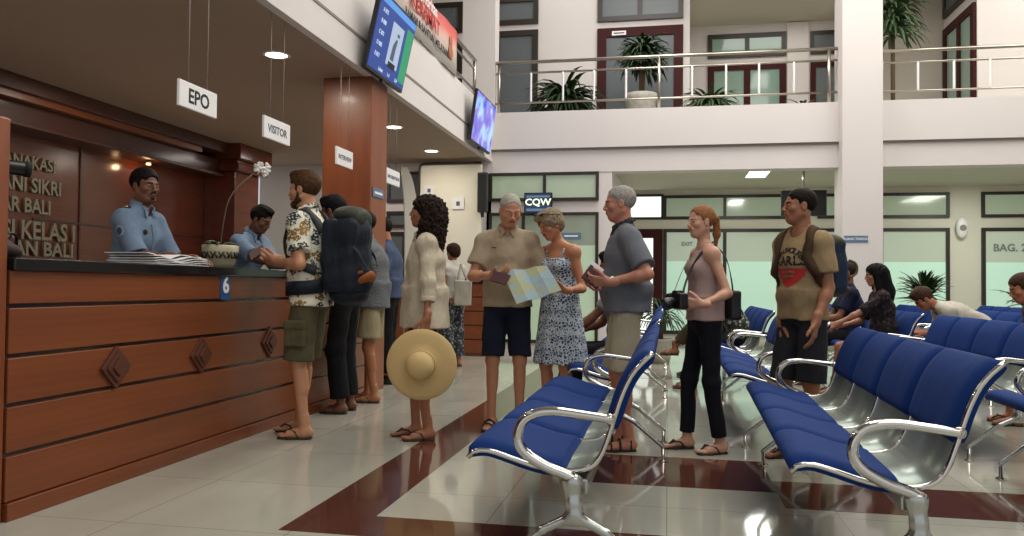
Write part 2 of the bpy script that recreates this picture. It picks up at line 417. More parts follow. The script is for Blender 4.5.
def hair_field(kind, th=.012):
    f = F(); cut = []
    if kind in ('short', 'buzz', 'thin', 'slick'):
        f.ell((0, -.016, .040), (.076+th*.75, .096+th, .083+th), k=.02)
        if kind == 'short':
            f.ell((0, .055, .108), (.052, .035, .022), k=.03); f.ell((0, .0, .118), (.058, .07, .022), k=.03)
        hl = {'short': .078, 'buzz': .074, 'thin': .096, 'slick': .092}[kind]
        f.ell((0, .098, hl-.112), (.078, .072, .112), k=.008, op='s')
        f.ell((0, .066, -.03), (.095, .052, .062), k=.008, op='s')
        for s in (-1, 1): f.ell((s*.080, .070, .022), (.034, .040, .046), k=.008, op='s')
        for s in (-1, 1): f.ell((s*.090, -.002, -.010), (.022, .024, .034), k=.005, op='s')
        f.plane((0, -.1, -.066), (0, .42, -1)) if kind != 'slick' else f.plane((0, -.1, -.05), (0, .42, -1))
    f.disp = lambda X, Y, Z: .0014*lumps(X, Y, Z, 230)+.0016*lumps(X, Y, Z, 90, 1)
    if kind == 'slick':
        f.disp = lambda X, Y, Z: .0012*lumps(X, Y, Z, 190)
    if kind == 'bob':
        f.ell((0, -.014, .045), (.096, .115, .095), k=.02); f.ell((0, -.05, -.01), (.088, .075, .08), k=.03); f.ell((.02, .06, .085), (.062, .045, .035), k=.03)
        f.ell((0, .105, -.045), (.066, .068, .108), k=.012, op='s'); f.ell((0, .07, -.075), (.11, .07, .065), k=.01, op='s'); f.plane((0, 0, -.085), (0, .3, -1))
        f.disp = lambda X, Y, Z: .005*lumps(X, Y, Z, 95)+.003*lumps(X, Y, Z, 190, 1)
    if kind == 'curly':
        f.ell((0, -.026, .052), (.106, .120, .090), k=.03); f.ell((0, -.095, -.02), (.122, .088, .11), k=.05)
        f.ell((0, -.105, -.14), (.128, .080, .13), k=.05); f.ell((.0, -.115, -.27), (.110, .060, .10), k=.05)
        for s in (-1, 1):
            f.cap((s*.085, -.028, .02), (s*.100, -.040, -.10), .038, .044, k=.03); f.cap((s*.100, -.035, -.10), (s*.095, -.005, -.20), .042, .028, k=.03)
        f.ell((0, .105, -.040), (.066, .082, .100), k=.012, op='s'); f.cap((0, .04, -.08), (0, .02, -.3), .062, .075, k=.01, op='s')
        f.disp = lambda X, Y, Z: .010*lumps(X, Y, Z, 95)+.006*lumps(X, Y, Z, 170, 1.4)+.003*lumps(X, Y, Z, 300, 2)
    if kind == 'long':
        f.ell((0, -.016, .045), (.092, .108, .092), k=.03); f.cap((0, -.06, 0), (0, -.10, -.20), .095, .085, k=.05); f.cap((0, -.09, -.20), (0, -.11, -.30), .085, .05, k=.05)
        for s in (-1, 1): f.cap((s*.075, .0, .0), (s*.085, .0, -.15), .03, .03, k=.03)
        f.ell((0, .105, -.040), (.062, .080, .105), k=.012, op='s'); f.cap((0, .05, -.09), (0, .05, -.3), .05, .06, k=.01, op='s')
        f.disp = lambda X, Y, Z: .004*np.sin(X*150+Y*110+2*np.sin(Z*12))
    return f
def person(label, loc, rz, H=1.75, male=True, bulk=1., skin='a87050', hair='short', hairth=.012, hairc=('2a1c12', '4a3020'), lean=(0, 0), twist=0,
           head=(0, 0, 0), armL=None, armR=None, handL=None, handR=None, feetL=None, feetR=None, pel=None, knees=None, barefoot=True, low=False, cloths=(), group=None,
           beard=None, brow='2a1c14', lips=None, neckf=0., pelpx=None, bust=0, belly=0):
    """figure facing +Y in its own frame; rz turns it. arm* = (wrist, elbow pole) in world coordinates or None"""
    s = H/1.75; cz, sz = math.cos(rz), math.sin(rz)
    root = thing('person', label, 'person', (loc[0], loc[1], loc[2] if len(loc) > 2 else 0), rz, group)
    toL = lambda p: A3((p[0]-loc[0])*cz+(p[1]-loc[1])*sz, -(p[0]-loc[0])*sz+(p[1]-loc[1])*cz, p[2]-(loc[2] if len(loc) > 2 else 0))
    dL = lambda p: A3(p[0]*cz+p[1]*sz, -p[0]*sz+p[1]*cz, p[2])
    J = {}
    P = A3(*(pel if pel is not None else (0, 0, .965*s)))
    sd = lambda a: A3(0, math.sin(math.radians(a)), math.cos(math.radians(a)))
    wst = P+sd(lean[0])*.135*s; ch = wst+sd((lean[0]+lean[1])/2)*.195*s; nb = ch+sd(lean[1])*.162*s
    up = sd(lean[1]); side = rotv((1, 0, 0), up, math.radians(twist)); fw = np.cross(up, side)
    hyaw, hpit, hrol = [math.radians(x) for x in head]
    HR = head_R(hyaw, hpit, hrol)
    nd = nrm(up*.6+HR@A3(0, .12+neckf, 1)*.6); ht = nb+nd*.075*s; hc = ht+HR@A3(0, .018, .108)*s
    hs = s*.985 if male else s*.96
    sw = (.166 if male else .146)*s*(.5+.5*bulk); hw = (.088 if male else .09)*s
    J.update(P=P, w=wst, ch=ch, nb=nb, up=up, side=side, fw=fw, hc=hc, s=s)
    tw2 = rotv((1, 0, 0), (0, 0, 1), math.radians(twist*.3)); J['hside'] = tw2
    for q, sg in (('L', -1), ('R', 1)):
        sh = nb-up*.055*s+side*sg*sw; hp = P-A3(0, 0, .03*s)+tw2*sg*hw
        ft = (feetL if q == 'L' else feetR) or (sg*.10, 0, 0)
        if len(ft) == 3: an = A3(ft[0], ft[1], .085*s); fa = math.radians(ft[2])
        else: an = A3(ft[0], ft[1], ft[3]); fa = math.radians(ft[2])
        kp = A3(sg*.12, 1, .05) if knees is None else A3(*knees[0 if q == 'L' else 1])
        kn, an = ik(hp, an, .43*s, .425*s, kp)
        fd = A3(-math.sin(fa), math.cos(fa), 0)
        arm = armL if q == 'L' else armR
        if arm is None: wr_t = sh+A3(sg*.07, .03, -.54*s); pole = A3(sg*.3, -1, 0)
        else: wr_t = toL(arm[0]); pole = toL(arm[1])-sh if len(arm[1]) == 3 else A3(sg*.3, -1, 0)
        el, wr = ik(sh, wr_t, .295*s, .25*s, pole)
        hd = handL if q == 'L' else handR
        if hd is None: hd = dict()
        hdir = dL(hd['d']) if 'd' in hd else nrm(wr-el)+A3(0, .15, 0)
        hn = dL(hd['n']) if 'n' in hd else (A3(-sg, 0, 0) if arm is None else A3(-sg*.6, 0, -.6))
        J[q] = dict(sh=sh, hp=hp, kn=kn, an=an, fd=fd, el=el, wr=wr, hdir=nrm(hdir), hn=hn, sg=sg, curl=hd.get('curl', .35), th=hd.get('thumb', .5), thd=dL(hd['t']) if 't' in hd else A3(0, 1, .3))
    br = res = .009 if not low else .013
    sk = skinmat('skin', skin)
    m1 = lambda a, b=.5: a*(b+(1-b)*bulk)
    # body
    f = F(); cw = (.150 if male else .132)*s*bulk; cdp = (.100 if male else .09)*s*m1(1)
    f.ecap(P-A3(0, 0, .02*s), P+A3(0, 0, .03*s), (.150*s*m1(1), .095*s), (.145*s*m1(1), .095*s), tw2, k=.04)
    f.ecap(P+A3(0, 0, .05*s), ch, (.130*s*m1(1), .092*s), (cw, cdp), side, k=.05)
    f.ecap(ch, ch+up*.07*s, (cw, cdp), (cw*.92, cdp*.82), side, k=.05)
    for q in (-1, 1): f.cap(nb+up*.005*s+side*q*.03*s, nb-up*.048*s+side*q*sw*.95, .042*s, .046*s, k=.04)
    f.cap(nb-up*.03*s, ht, .054*s*(1 if male else .84), .050*s*(1 if male else .84), k=.03)
    for q in 'LR':
        j = J[q]
        f.cap(j['hp'], j['kn'], .078*s*bulk, .050*s, k=.04); f.cap(j['kn'], j['an'], .046*s, .031*s, k=.03)
        cf = j['kn']*.68+j['an']*.32-nrm(np.cross(A3(1, 0, 0), nrm(j['kn']-j['an'])))*0; bk = -j['fd']*.018*s
        f.cap(cf+bk+(j['kn']-j['an'])*.12, cf+bk-(j['kn']-j['an'])*.12, .038*s, .034*s, k=.03)
        f.cap(j['sh'], j['sh'], .056*s*m1(1), k=.03)
        f.cap(j['sh'], j['el'], .046*s*m1(1) if male else .040*s, .036*s if male else .031*s, k=.03)
        f.cap(j['el'], j['wr'], .037*s if male else .031*s, .025*s if male else .021*s, k=.02)
        fm = j['el']*.75+j['wr']*.25; f.cap(fm, fm, .040*s if male else .033*s, k=.03)
    Vs = []; Qs = []; Ms = []
    def addm(V, Q, mi=None):
        o = sum(len(v) for v in Vs); Vs.append(V); Qs.append(Q+o); Ms.append(np.zeros(len(Q), int) if mi is None else mi)
    addm(*mesh_field(f, res))
    # feet
    for q in 'LR':
        j = J[q]; a = j['an']; d = j['fd']; e = np.cross(d, A3(0, 0, 1))*j['sg']*-1  # e: towards the big toe (inner side)
        inner = A3(-j['sg'], 0, 0); e = e if e@inner > 0 else -e
        g = F(); fz = a[2]-.085*s; B = lambda x, y, z, a=a, d=d, e=e, fz=fz: A3(a[0], a[1], fz)+(d*x+e*y+A3(0, 0, z))*s
        g.cap(a+A3(0, 0, .07), B(-.01, 0, .05), .033*s, .034*s, k=.02); g.cap(B(-.035, 0, .040), B(-.03, 0, .045), .029*s, k=.02)
        g.cap(B(0, 0, .05), B(.10, .008, .033), .034*s, .024*s, k=.03); g.cap(B(.0, -.012, .034), B(.10, -.018, .028), .026*s, .021*s, k=.02)
        if not low:
            for t_, (ln, yy, r) in enumerate(((.175, .030, .0125), (.172, .011, .0095), (.163, -.004, .009), (.152, -.018, .0085), (.140, -.031, .008))):
                g.cap(B(.10, yy*.75, .026), B(ln, yy, .020), .014*s, r*s, k=.008)
        else: g.cap(B(.10, 0, .026), B(.16, 0, .022), .024*s, .018*s, k=.02)
        j['B'] = B
        V, Q = mesh_field(g, .005 if not low else .009); addm(V, Q)
    # hands
    for q in 'LR':
        j = J[q]; g = F(); g.cap(j['el']*.35+j['wr']*.65, j['wr'], .028*s if male else .024*s, .0245*s if male else .021*s, k=.02)
        hand_field(g, j['wr'], j['hdir'], j['hn'], j['thd'], s*(1.02 if male else .92), j['curl'], j['th'])
        V, Q = mesh_field(g, .0035 if not low else .006); addm(V, Q)
    # head
    hf = head_field(1, male, 1.12 if male else .95)
    hf.cap((0, -.018, -.055), (HR.T@(nb-hc))/hs, .054 if male else .045, .060 if male else .05, k=.025)
    V, Q = mesh_field(hf, .0035 if not low else .006)
    fc = V[Q].mean(1); mi = np.zeros(len(Q), int); ax_ = np.abs(fc[:, 0])
    hz = fc[:, 1] > .06
    mi[hz & (ax_ > .013) & (ax_ < .048) & (fc[:, 2] > .0175) & (fc[:, 2] < (.0275 if male else .0235))] = 1
    mi[(fc[:, 1] > .08) & (ax_ < .023) & (fc[:, 2] > -.0635+.0) & (fc[:, 2] < -.0455)] = 2
    ed = ((ax_-.031)/.0115)**2+((fc[:, 2]-.0005)/(.0044 if head[1] > -18 else .0001))**2 < 1; mi[ed & (fc[:, 1] > .07)] = 3
    ir = (ax_-.031)**2+(fc[:, 2]-.0005)**2 < .0062**2; mi[ir & ed & (fc[:, 1] > .07)] = 4
    toW = lambda V: hc+(V*hs)@HR.T
    addm(toW(V), Q, mi)
    sc = lin(skin); lipc = mat('lip', lips or '8a4a40', .5)
    body = mkmesh('body', np.concatenate(Vs), np.concatenate(Qs), [sk, mat('eyebrow', brow, .8), lipc, EYEW, IRIS], root, np.concatenate(Ms))
    hm = hairmat('hair', *hairc)
    if hair:
        ho = fobj('hair', hair_field(hair, hairth), .004 if not low else .007, hm, root, toW)
    if hair == 'slick':
        g = F(); g.cap((0, -.105, .045), (0, -.128, .02), .020, .024, k=.012); g.cap((0, -.128, .02), (0.01, -.138, -.09), .026, .027, k=.02); g.cap((.01, -.138, -.09), (.012, -.122, -.20), .026, .009, k=.02)
        g.disp = lambda X, Y, Z: .0018*np.sin(X*260+Y*200); fobj('ponytail', g, .004, hm, ho, toW)
    if beard:
        g = F()
        for sg in (-1, 1):
            g.cap((sg*.064, .006, -.022), (sg*.056, .012, -.062), .017, .020, k=.02); g.cap((sg*.054, .014, -.066), (sg*.020, .064, -.098), .022, .022, k=.02)
            g.cap((sg*.004, .098, -.0415), (sg*.028, .084, -.058), .0052, .006, k=.008)
        g.cap((-.02, .064, -.096), (.02, .064, -.096), .024, .024, k=.02)
        g.ell((0, .09, -.053), (.021, .02, .0075), k=.004, op='s')
        g.disp = lambda X, Y, Z: .0022*lumps(X, Y, Z, 260)
        if beard == 'goatee':
            g = F(); 
            for sg in (-1, 1): g.cap((sg*.004, .099, -.0415), (sg*.026, .088, -.050), .004, .0045, k=.006)
            g.ell((0, .076, -.082), (.02, .014, .014))
        fobj('beard' if beard != 'goatee' else 'moustache', g, .004, hairmat('beard hair', *(hairc if beard is True else ('120c0a', '201612'))), root, toW)
    J['root'] = root; J['toW'] = toW; J['male'] = male; J['bulk'] = bulk; J['sw'] = sw; J['HR'] = HR; J['ht'] = ht; J['body'] = body; J['hs'] = hs; J['low'] = low; J['lean'] = lean; J['belly'] = belly; J['bust'] = bust
    return J
def shirt(J, m, name='shirt', hem=-.04, sleeve=.55, loose=.016, sloose=.018, open_neck=.07, vneck=0, collar=None, cuff=None, amp=.004, flare=0., cut=None, sleeveless=False, strap=False, ph=0):
    s = J['s']; P, ch, nb, up, side, fw = (J[k] for k in ('P', 'ch', 'nb', 'up', 'side', 'fw')); male = J['male']; bulk = J['bulk']
    f = F(); cw = ((.150 if male else .132)*bulk)*s+loose; cd = (.108 if male else .098)*s*(.5+.5*bulk)+loose
    hb = P+A3(0, 0, hem*s); hwid = (.170 if male else .160)*s*(.5+.5*bulk)+loose+flare; hdp = .108*s*(.5+.5*bulk)+loose+flare*.8+J['belly']*.5
    wz = P+A3(0, 0, .12*s)
    f.ecap(hb, wz, (hwid, hdp), ((.148 if male else .122)*s*(.5+.5*bulk)+loose+flare*.5, .105*s*(.5+.5*bulk)+loose+J['belly']+flare*.4), J['hside'], flat=True, k=.04)
    f.ecap(wz, ch, ((.148 if male else .122)*s*(.5+.5*bulk)+loose+flare*.4, .105*s+loose+J['belly']+flare*.3), (cw, cd), side, k=.06)
    f.ecap(ch, ch+up*.075*s, (cw, cd), (cw*.94, cd*.80), side, k=.05)
    if J['belly']: f.ell(P+A3(0, .03*s, .13*s), (.13*s, .11*s+J['belly'], .12*s), k=.06)
    if J['bust']:
        for q in (-1, 1): f.ell(ch+fw*(.072*s)+side*q*.062*s+up*.015*s, (.058*s, .055*s+J['bust'], .055*s), k=.04)
    if not sleeveless:
        [f.cap(nb+up*.008*s+side*q_*.03*s, nb-up*.046*s+side*q_*J['sw']*.95, .040*s+loose*.5, .046*s+loose*.5, k=.04) for q_ in (-1, 1)]
        f.cap(nb-up*.02*s, nb+nrm(J['ht']-nb)*.03*s, .066*s, .060*s, k=.04)
        for q in 'LR':
            j = J[q]; r0 = (.047 if male else .041)*s+sloose*.75
            f.cap(j['sh'], j['sh'], .050*s+loose*.6, k=.04)
            if sleeve <= 1:
                e = j['sh']+(j['el']-j['sh'])*sleeve; f.hc(j['sh']+(j['el']-j['sh'])*.08, e, r0, r0+.006, k=.04)
            else:
                e = j['el']+(j['wr']-j['el'])*(sleeve-1); f.cap(j['sh'], j['el'], r0-.004, r0-.01, k=.03); f.hc(j['el'], e, r0-.008, r0-.014, k=.02)
            j['cuff'] = (e, nrm(e-j['el'] if sleeve > 1 else j['el']-j['sh']), r0-.014 if sleeve > 1 else r0+.005)
    else:
        w = .070 if not strap else .085
        for q in (-1, 1): f.ecap(ch+up*.08*s+side*q*w*s, nb-up*.002*s+side*q*(w-.008)*s, (.028*s, .06*s), (.024*s if not strap else .012*s, .045*s), side, k=.02)
    f.disp = folds(amp, 38, ph)
    f.ell(J['nb']+up*.035*s+fw*.035*s, A3(.062, .062, .055)*s*(open_neck/.07), k=.01, op='s')
    if vneck: f.cap(nb+up*.02*s+fw*.10*s, nb-up*vneck*s+fw*.15*s, .05*s, .012*s, k=.01, op='s')
    if sleeveless and strap: f.plane(ch+up*.105*s, up) if False else None
    o = fobj(name, f, .008 if not J['low'] else .013, m, J['root'])
    if collar is not None:
        g = F(); c0 = nb+up*.036*s+fw*.004*s; n = 12
        pts = []
        for i in range(n+1):
            a = math.radians(-150+300*i/n)-PI/2+0  # opening at the front
            a = math.radians(28+304*i/n)+PI/2
            pts.append(c0+(side*math.cos(a)*.069+fw*(math.sin(a)*.070+.004)+up*(.012-.030*math.sin(a)))*s)
        for a, b in zip(pts, pts[1:]): g.ecap(a, b, (.022*s, .007*s), (.022*s, .007*s), nrm(np.cross(b-a, nrm((a+b)/2-c0)))+up*.5, k=.01)
        for e in (pts[0], pts[-1]):
            sg = 1 if (e-c0)@side > 0 else -1
            g.ecap(e, e-up*.045*s+fw*.022*s+side*sg*.016*s, (.022*s, .005*s), (.008*s, .004*s), side, k=.01)
        fobj('collar', g, .005, collar, o)
    if cuff is not None:
        for q in 'LR':
            e, d, r = J[q]['cuff']; g = F(); g.cone(e-d*.012, e+d*.022, r+.005, r+.006, k=.006); fobj('cuff', g, .006, cuff, o)
    return o
def legsw(J, m, name='shorts', to=.9, r0=.092, r1=.085, top=.10, amp=.004, ph=0, cuff=True, rk=None, parent=None):
    """trousers or shorts; to<1 ends on the thigh, to>1 goes down the shin"""
    s = J['s']; P = J['P']; b = .5+.5*J['bulk']; f = F()
    f.ecap(P-A3(0, 0, .03*s), P+A3(0, 0, top*s), (.158*s*b, .108*s*b), (.150*s*b, .110*s*b), J['hside'], flat=False, k=.05)
    for q in 'LR':
        j = J[q]
        if to <= 1.05:
            e = j['hp']+(j['kn']-j['hp'])*to; f.hc(j['hp']+(j['kn']-j['hp'])*.12, e, min(r0*.9, .088)*s*b, r1*s*b*.9, k=.022)
        else:
            e = j['kn']+(j['an']-j['kn'])*(to-1); k_ = rk or (r0+r1)/2*.9
            f.cap(j['hp']+(j['kn']-j['hp'])*.08, j['kn'], min(r0, .085)*s*b, k_*s, k=.04); f.hc(j['kn'], e, k_*s, r1*s, k=.03)
            f.cap(j['kn'], j['kn'], k_*s, k=.02)
    f.disp = folds(amp, 34, ph+1); f.plane(P+A3(0, 0, top*s), (0, 0, 1))
    return fobj(name, f, .008 if not J['low'] else .013, m, J['root'])
def sandals(J, m, kind='flip'):
    s = J['s']; E_ = A3(0, 0, 1)
    for q in 'LR':
        B = J[q]['B']; g = F()
        g.ecap(B(-.045, 0, .006), B(.10, 0, .006), (.036*s, .011), (.047*s, .011), J[q]['fd'][[1, 0, 2]]*A3(1, -1, 1), k=.02)
        g.ecap(B(.09, .0, .006), B(.165, .004, .006), (.047*s, .011), (.036*s, .011), J[q]['fd'][[1, 0, 2]]*A3(1, -1, 1), k=.02)
        for k_ in (1, -1):
            if kind == 'flip':
                pts = [B(.145, .018, .028), B(.10, .018+k_*.014, .060), B(.05, k_*.034, .050), B(.025, k_*.040, .012)]
            else:
                pts = [B(.12, k_*.045, .012), B(.12, k_*.030, .052), B(.12, 0, .060)]
            for a, b in zip(pts, pts[1:]): g.cap(a, b, .006, .006, k=.004)
        if kind != 'flip':
            for x, zz in ((.06, .075), (-.01, .085)):
                pts = [B(x, .042, .02), B(x, .034, zz-.015), B(x, 0, zz+.004), B(x, -.034, zz-.015), B(x, -.042, .02)]
                for a, b in zip(pts, pts[1:]): g.cap(a, b, .008, .008, k=.005)
        fobj('sandal', g, .0055 if not J['low'] else .008, m, J['root'])
def shoes(J, m):
    s = J['s']
    for q in 'LR':
        B = J[q]['B']; g = F(); g.cap(B(-.035, 0, .045), B(-.03, 0, .06), .040*s, k=.02); g.cap(B(-.03, 0, .04), B(.13, 0, .032), .040*s, .036*s, k=.03); g.cap(B(.0, 0, .06), B(.08, 0, .05), .042*s, .036*s, k=.03)
        g.cap(B(.1, 0, .03), B(.165, 0, .026), .036*s, .030*s, k=.03); g.plane(B(0, 0, .002), (0, 0, -1)); fobj('shoe', g, .008, m, J['root'])
def strap_tube(name, pts, w, th, m, parent, up=(0, 0, 1), it=2):
    """flat ribbon with thickness through points; each point may carry its own outward normal"""
    bm = BM(); P_ = smoothpts([p[0] for p in pts], it); N_ = smoothpts([p[1] for p in pts], it); rows = []
    for i, p in enumerate(P_):
        d = nrm(P_[min(i+1, len(P_)-1)]-P_[max(i-1, 0)]); n = nrm(N_[i]-d*(N_[i]@d)); e = np.cross(d, n)
        rows.append([bm.verts.new(Vector(p+e*a*w/2+n*b*th/2)) for a, b in ((-1, -1), (1, -1), (1, 1), (-1, 1))])
    for a, b in zip(rows, rows[1:]):
        for k in range(4): bm.faces.new((a[k], a[(k+1) % 4], b[(k+1) % 4], b[k]))
    bm.faces.new(rows[0][::-1]); bm.faces.new(rows[-1]); return obj(name, bm, m, parent, True)

# ------------------------------------------------------------------ setting
def PX_(u, v, x): r = ray(u, v); return EYE + r*(x/r[0])
struct('floor', box(BM(), -10, 10, -5, 18, -.1, 0), M['tile'])
struct('floor', box(BM(), -1.66, -1.32, 3.25, 12.6, 0, .0015), M['tile_red'])
struct('floor', box(BM(), -1.32, 6, 3.25, 3.54, 0, .0015), M['tile_red'])
struct('floor', box(BM(), -.50, .57, 4.42, 5.18, 0, .0015), M['tile_red'])
struct('floor', box(BM(), .57, 7, 4.12, 4.68, 0, .0015), M['tile_red'])
struct('floor', box(BM(), -1.32, 8, 9.6, 9.95, 0, .0015), M['tile_red'])
# service side: low ceiling under the gallery, wooden back wall
struct('ceiling', box(BM(), -7.2, -2.98, -5, 13, 3.15, 3.6), M['ceil_low'])
struct('trim_1', box(BM(), -2.98, -2.9, -5, 13.0, 3.15, 3.96), M['wall'])
struct('trim_2', box(BM(), -2.9, -2.892, -5, 12.9, 3.425, 3.45), M['groove'])
struct('trim_3', box(BM(), -7.2, -2.98, -5, 13, 3.6, 3.66), M['wallgrey'])
struct('wall_left', box(BM(), -7.1, -6.86, -5, 11.6, 0, 3.15), M['wood_panel'])
bm = BM(); box(bm, -6.86, -6.40, -5, 10.9, 2.99, 3.15); box(bm, -6.86, -6.58, -5, 10.9, 2.70, 2.92); box(bm, -6.86, -6.50, -5, 10.9, 2.66, 2.70)
struct('trim_4', bm, M['wood_dark'], bevel=.01)
struct('trim_5', box(BM(), -6.86, -6.46, -5, 10.2, 2.92, 2.99), M['wood'])  # lighter wood strip stands in for the highlight along the soffit edge
bm = BM(); box(bm, -6.86, -6.35, 10.9, 11.6, 0, 2.75); box(bm, -6.9, -6.25, 10.82, 11.7, 2.75, 2.86); box(bm, -6.9, -6.2, 10.78, 11.74, 2.92, 3.15); box(bm, -6.88, -6.3, 10.86, 11.65, 2.86, 2.92)
struct('trim_6', bm, M['wood_panel'], bevel=.012)
for i, y in enumerate((3.6, 5.2, 6.8, 8.3, 9.6)): struct('trim_%d' % (7+i), box(BM(), -6.86, -6.845, y, y+.03, 0, 2.66), M['wood_dark'])
for i, z in enumerate((1.25, 1.75)): struct('trim_%d' % (12+i), box(BM(), -6.86, -6.846, 7.6, 10.9, z, z+.025), M['wood_dark'])
struct('wall_back', box(BM(), -7.1, -4.75, 13, 13.2, 0, 3.15), M['wallgrey'])
struct('wall_back', box(BM(), -4.75, -2.9, 13, 13.2, 0, 3.15), M['wall'])
struct('wall_back', box(BM(), -2.98, -.9, 13, 13.2, 0, 2.95), M['wall'])
struct('trim_15', box(BM(), -2.9, 10, 12.99, 13.3, 2.95, 3.31), M['wall'])
struct('trim_16', box(BM(), -2.9, 10, 12.93, 13.12, 3.34, 3.95), M['wall'])
struct('trim_17', box(BM(), -2.9, 10, 12.96, 13.3, 3.31, 3.34), M['groove'])
struct('wall_back', box(BM(), -3.42, -2.86, 12.98, 13.3, 3.96, 7.6), M['wall'])
struct('ceiling', box(BM(), -.9, 10, 13.3, 17, 3.12, 3.3), M['ceil'])
struct('wall_back', box(BM(), -1.1, 10, 17, 17.2, 0, 3.12), M['wallcream'])
struct('wall_left', box(BM(), -1.0, -.9, 13.2, 17, 0, 3.12), M['wall'])
struct('wall_right', box(BM(), 10, 10.2, -5, 18, 0, 7.6), M['wall'])
struct('trim_18', box(BM(), 2.56, 3.13, 12.7, 13.28, 0, 7.6), M['wall'])
# gallery above
struct('floor', box(BM(), -2.9, 10, 13.12, 17.4, 3.34, 3.6), M['ceil'])
struct('wall_back', box(BM(), -7, .37, 15, 15.2, 3.6, 7.6), M['wall'])
struct('wall_left', box(BM(), .27, .37, 15.2, 17.3, 3.6, 7.6), M['wall'])
struct('wall_back', box(BM(), .37, 4.0, 17.3, 17.5, 3.6, 7.6), M['wall'])
struct('trim_19', box(BM(), 2.4, 2.82, 17.24, 17.3, 3.6, 6.6), M['wall'])
struct('wall_back', box(BM(), 3.6, 4.87, 15.6, 15.8, 3.6, 7.6), M['wallgrey'])
struct('wall_right', box(BM(), 3.55, 3.6, 15.6, 17.3, 3.6, 7.6), M['wallgrey'])
struct('wall_right', box(BM(), 4.87, 5.0, 14, 15.6, 3.6, 7.6), M['wall'])
struct('wall_back', box(BM(), 5.0, 10, 14, 14.15, 3.6, 7.6), M['wall'])
struct('ceiling', box(BM(), .37, 4.87, 13.3, 17.3, 6.62, 6.72), M['ceil'])
struct('ceiling', box(BM(), -7.2, 10.2, -5, 18, 7.6, 7.7), M['ceil'])
struct('wall_left', box(BM(), -7.2, -7.1, -5, 15, 3.6, 7.6), M['wall'])
wn = [0]
def window(y, x0, x1, z0, z1, pane, muls=(), name='window', fm=None, fw=.05, rail=None):
    wn[0] += 1; t = bpy.data.objects.new('%s_%d' % (name, wn[0]), None); C.objects.link(t); t['kind'] = 'structure'; t.location = (0, y, 0)
    fm = fm or M['frame']; bm = BM()
    box(bm, x0, x0+fw, -.05, 0, z0, z1); box(bm, x1-fw, x1, -.05, 0, z0, z1)
    box(bm, x0+fw, x1-fw, -.05, 0, z1-fw, z1); box(bm, x0+fw, x1-fw, -.05, 0, z0, z0+fw)
    for m in muls: box(bm, m-fw/2, m+fw/2, -.045, 0, z0+fw, z1-fw)
    if rail: box(bm, x0+fw, x1-fw, -.04, 0, rail-.06, rail+.06)
    obj('window_frame' if name == 'window' else 'door_frame', bm, fm, t)
    xs = [x0+fw]+[m for m in muls]+[x1-fw]
    for i, (a, b) in enumerate(zip(xs, xs[1:])):
        p = pane[i % len(pane)] if isinstance(pane, list) else pane
        obj('pane', box(BM(), a+(fw/2 if i else 0), b-(fw/2 if i < len(xs)-2 else 0), -.018, 0, z0+fw, z1-fw), p, t)
    return t
def bbx(bm, *a): return box(bm, *a)
# lower front wall windows
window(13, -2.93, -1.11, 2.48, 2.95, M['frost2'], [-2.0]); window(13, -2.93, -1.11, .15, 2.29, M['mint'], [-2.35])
# service side windows seen past the wooden column
window(13, -4.72, -4.06, 2.48, 3.0, M['dglass']); window(13, -4.72, -4.06, 2.05, 2.33, M['dglass']); window(13, -4.72, -4.06, .9, 1.98, M['dglass'], [-4.4])
# recess
window(17, -1.0, -.10, 2.5, 3.03, M['bright']); 
for x0, x1 in ((-.10, 2.36), (2.95, 5.4), (5.97, 8.5)):
    xm = (x0+x1)/2-(.03 if x0 < 0 else 0); xm = {(-.10): 1.14, 2.95: 4.15, 5.97: 7.25}[x0]
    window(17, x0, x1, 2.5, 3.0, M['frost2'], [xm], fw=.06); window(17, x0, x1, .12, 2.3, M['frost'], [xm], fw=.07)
window(17, -.9, -.12, .0, 2.3, M['bright'], [], 'door', M['doorwood'], fw=.19)
# gallery windows and doors
window(15, -3.31, -2.46, 6.1, 6.62, M['dglass'], fw=.09); window(15, -3.31, -2.46, 3.62, 5.98, M['dglass'], name='door', fw=.11)
window(15, -4.9, -3.95, 6.0, 6.6, M['dglass'], fw=.09); window(15, -4.9, -3.95, 5.2, 5.8, M['dglass'], fw=.09); window(15, -4.9, -3.95, 3.62, 5.1, M['dglass'], fw=.09)
window(15, -1.33, .25, 6.06, 6.62, M['dglass'], [-.54], fw=.09); window(15, -1.33, .25, 3.62, 5.93, M['dglass'], [], 'door', M['doorwood'], .17)
window(17.3, .8, 2.38, 5.92, 6.42, M['gglass'], [1.6], fw=.09); window(17.3, .8, 2.38, 3.62, 5.78, M['gglass'], [1.6], 'door', M['doorwood'], .13)
window(17.3, 2.86, 3.54, 5.92, 6.4, M['dglass'], [], fw=.07); window(17.3, 2.86, 3.54, 3.62, 5.75, M['dglass'], [], 'door', M['doorwood'], .1)
w = window(0, 14.03, 15.5, 3.62, 5.75, M['gglass'], [14.75], 'door', M['doorwood'], .14); w.location = (4.87, 0, 0); w.rotation_euler = (0, 0, PI/2)
w.matrix_world = Matrix(((0, 1, 0, 4.87), (1, 0, 0, 0), (0, 0, 1, 0), (0, 0, 0, 1)))
w = window(0, 14.03, 15.5, 5.95, 6.6, M['dglass'], [14.75], fw=.09); w.matrix_world = Matrix(((0, 1, 0, 4.87), (1, 0, 0, 0), (0, 0, 1, 0), (0, 0, 0, 1)))
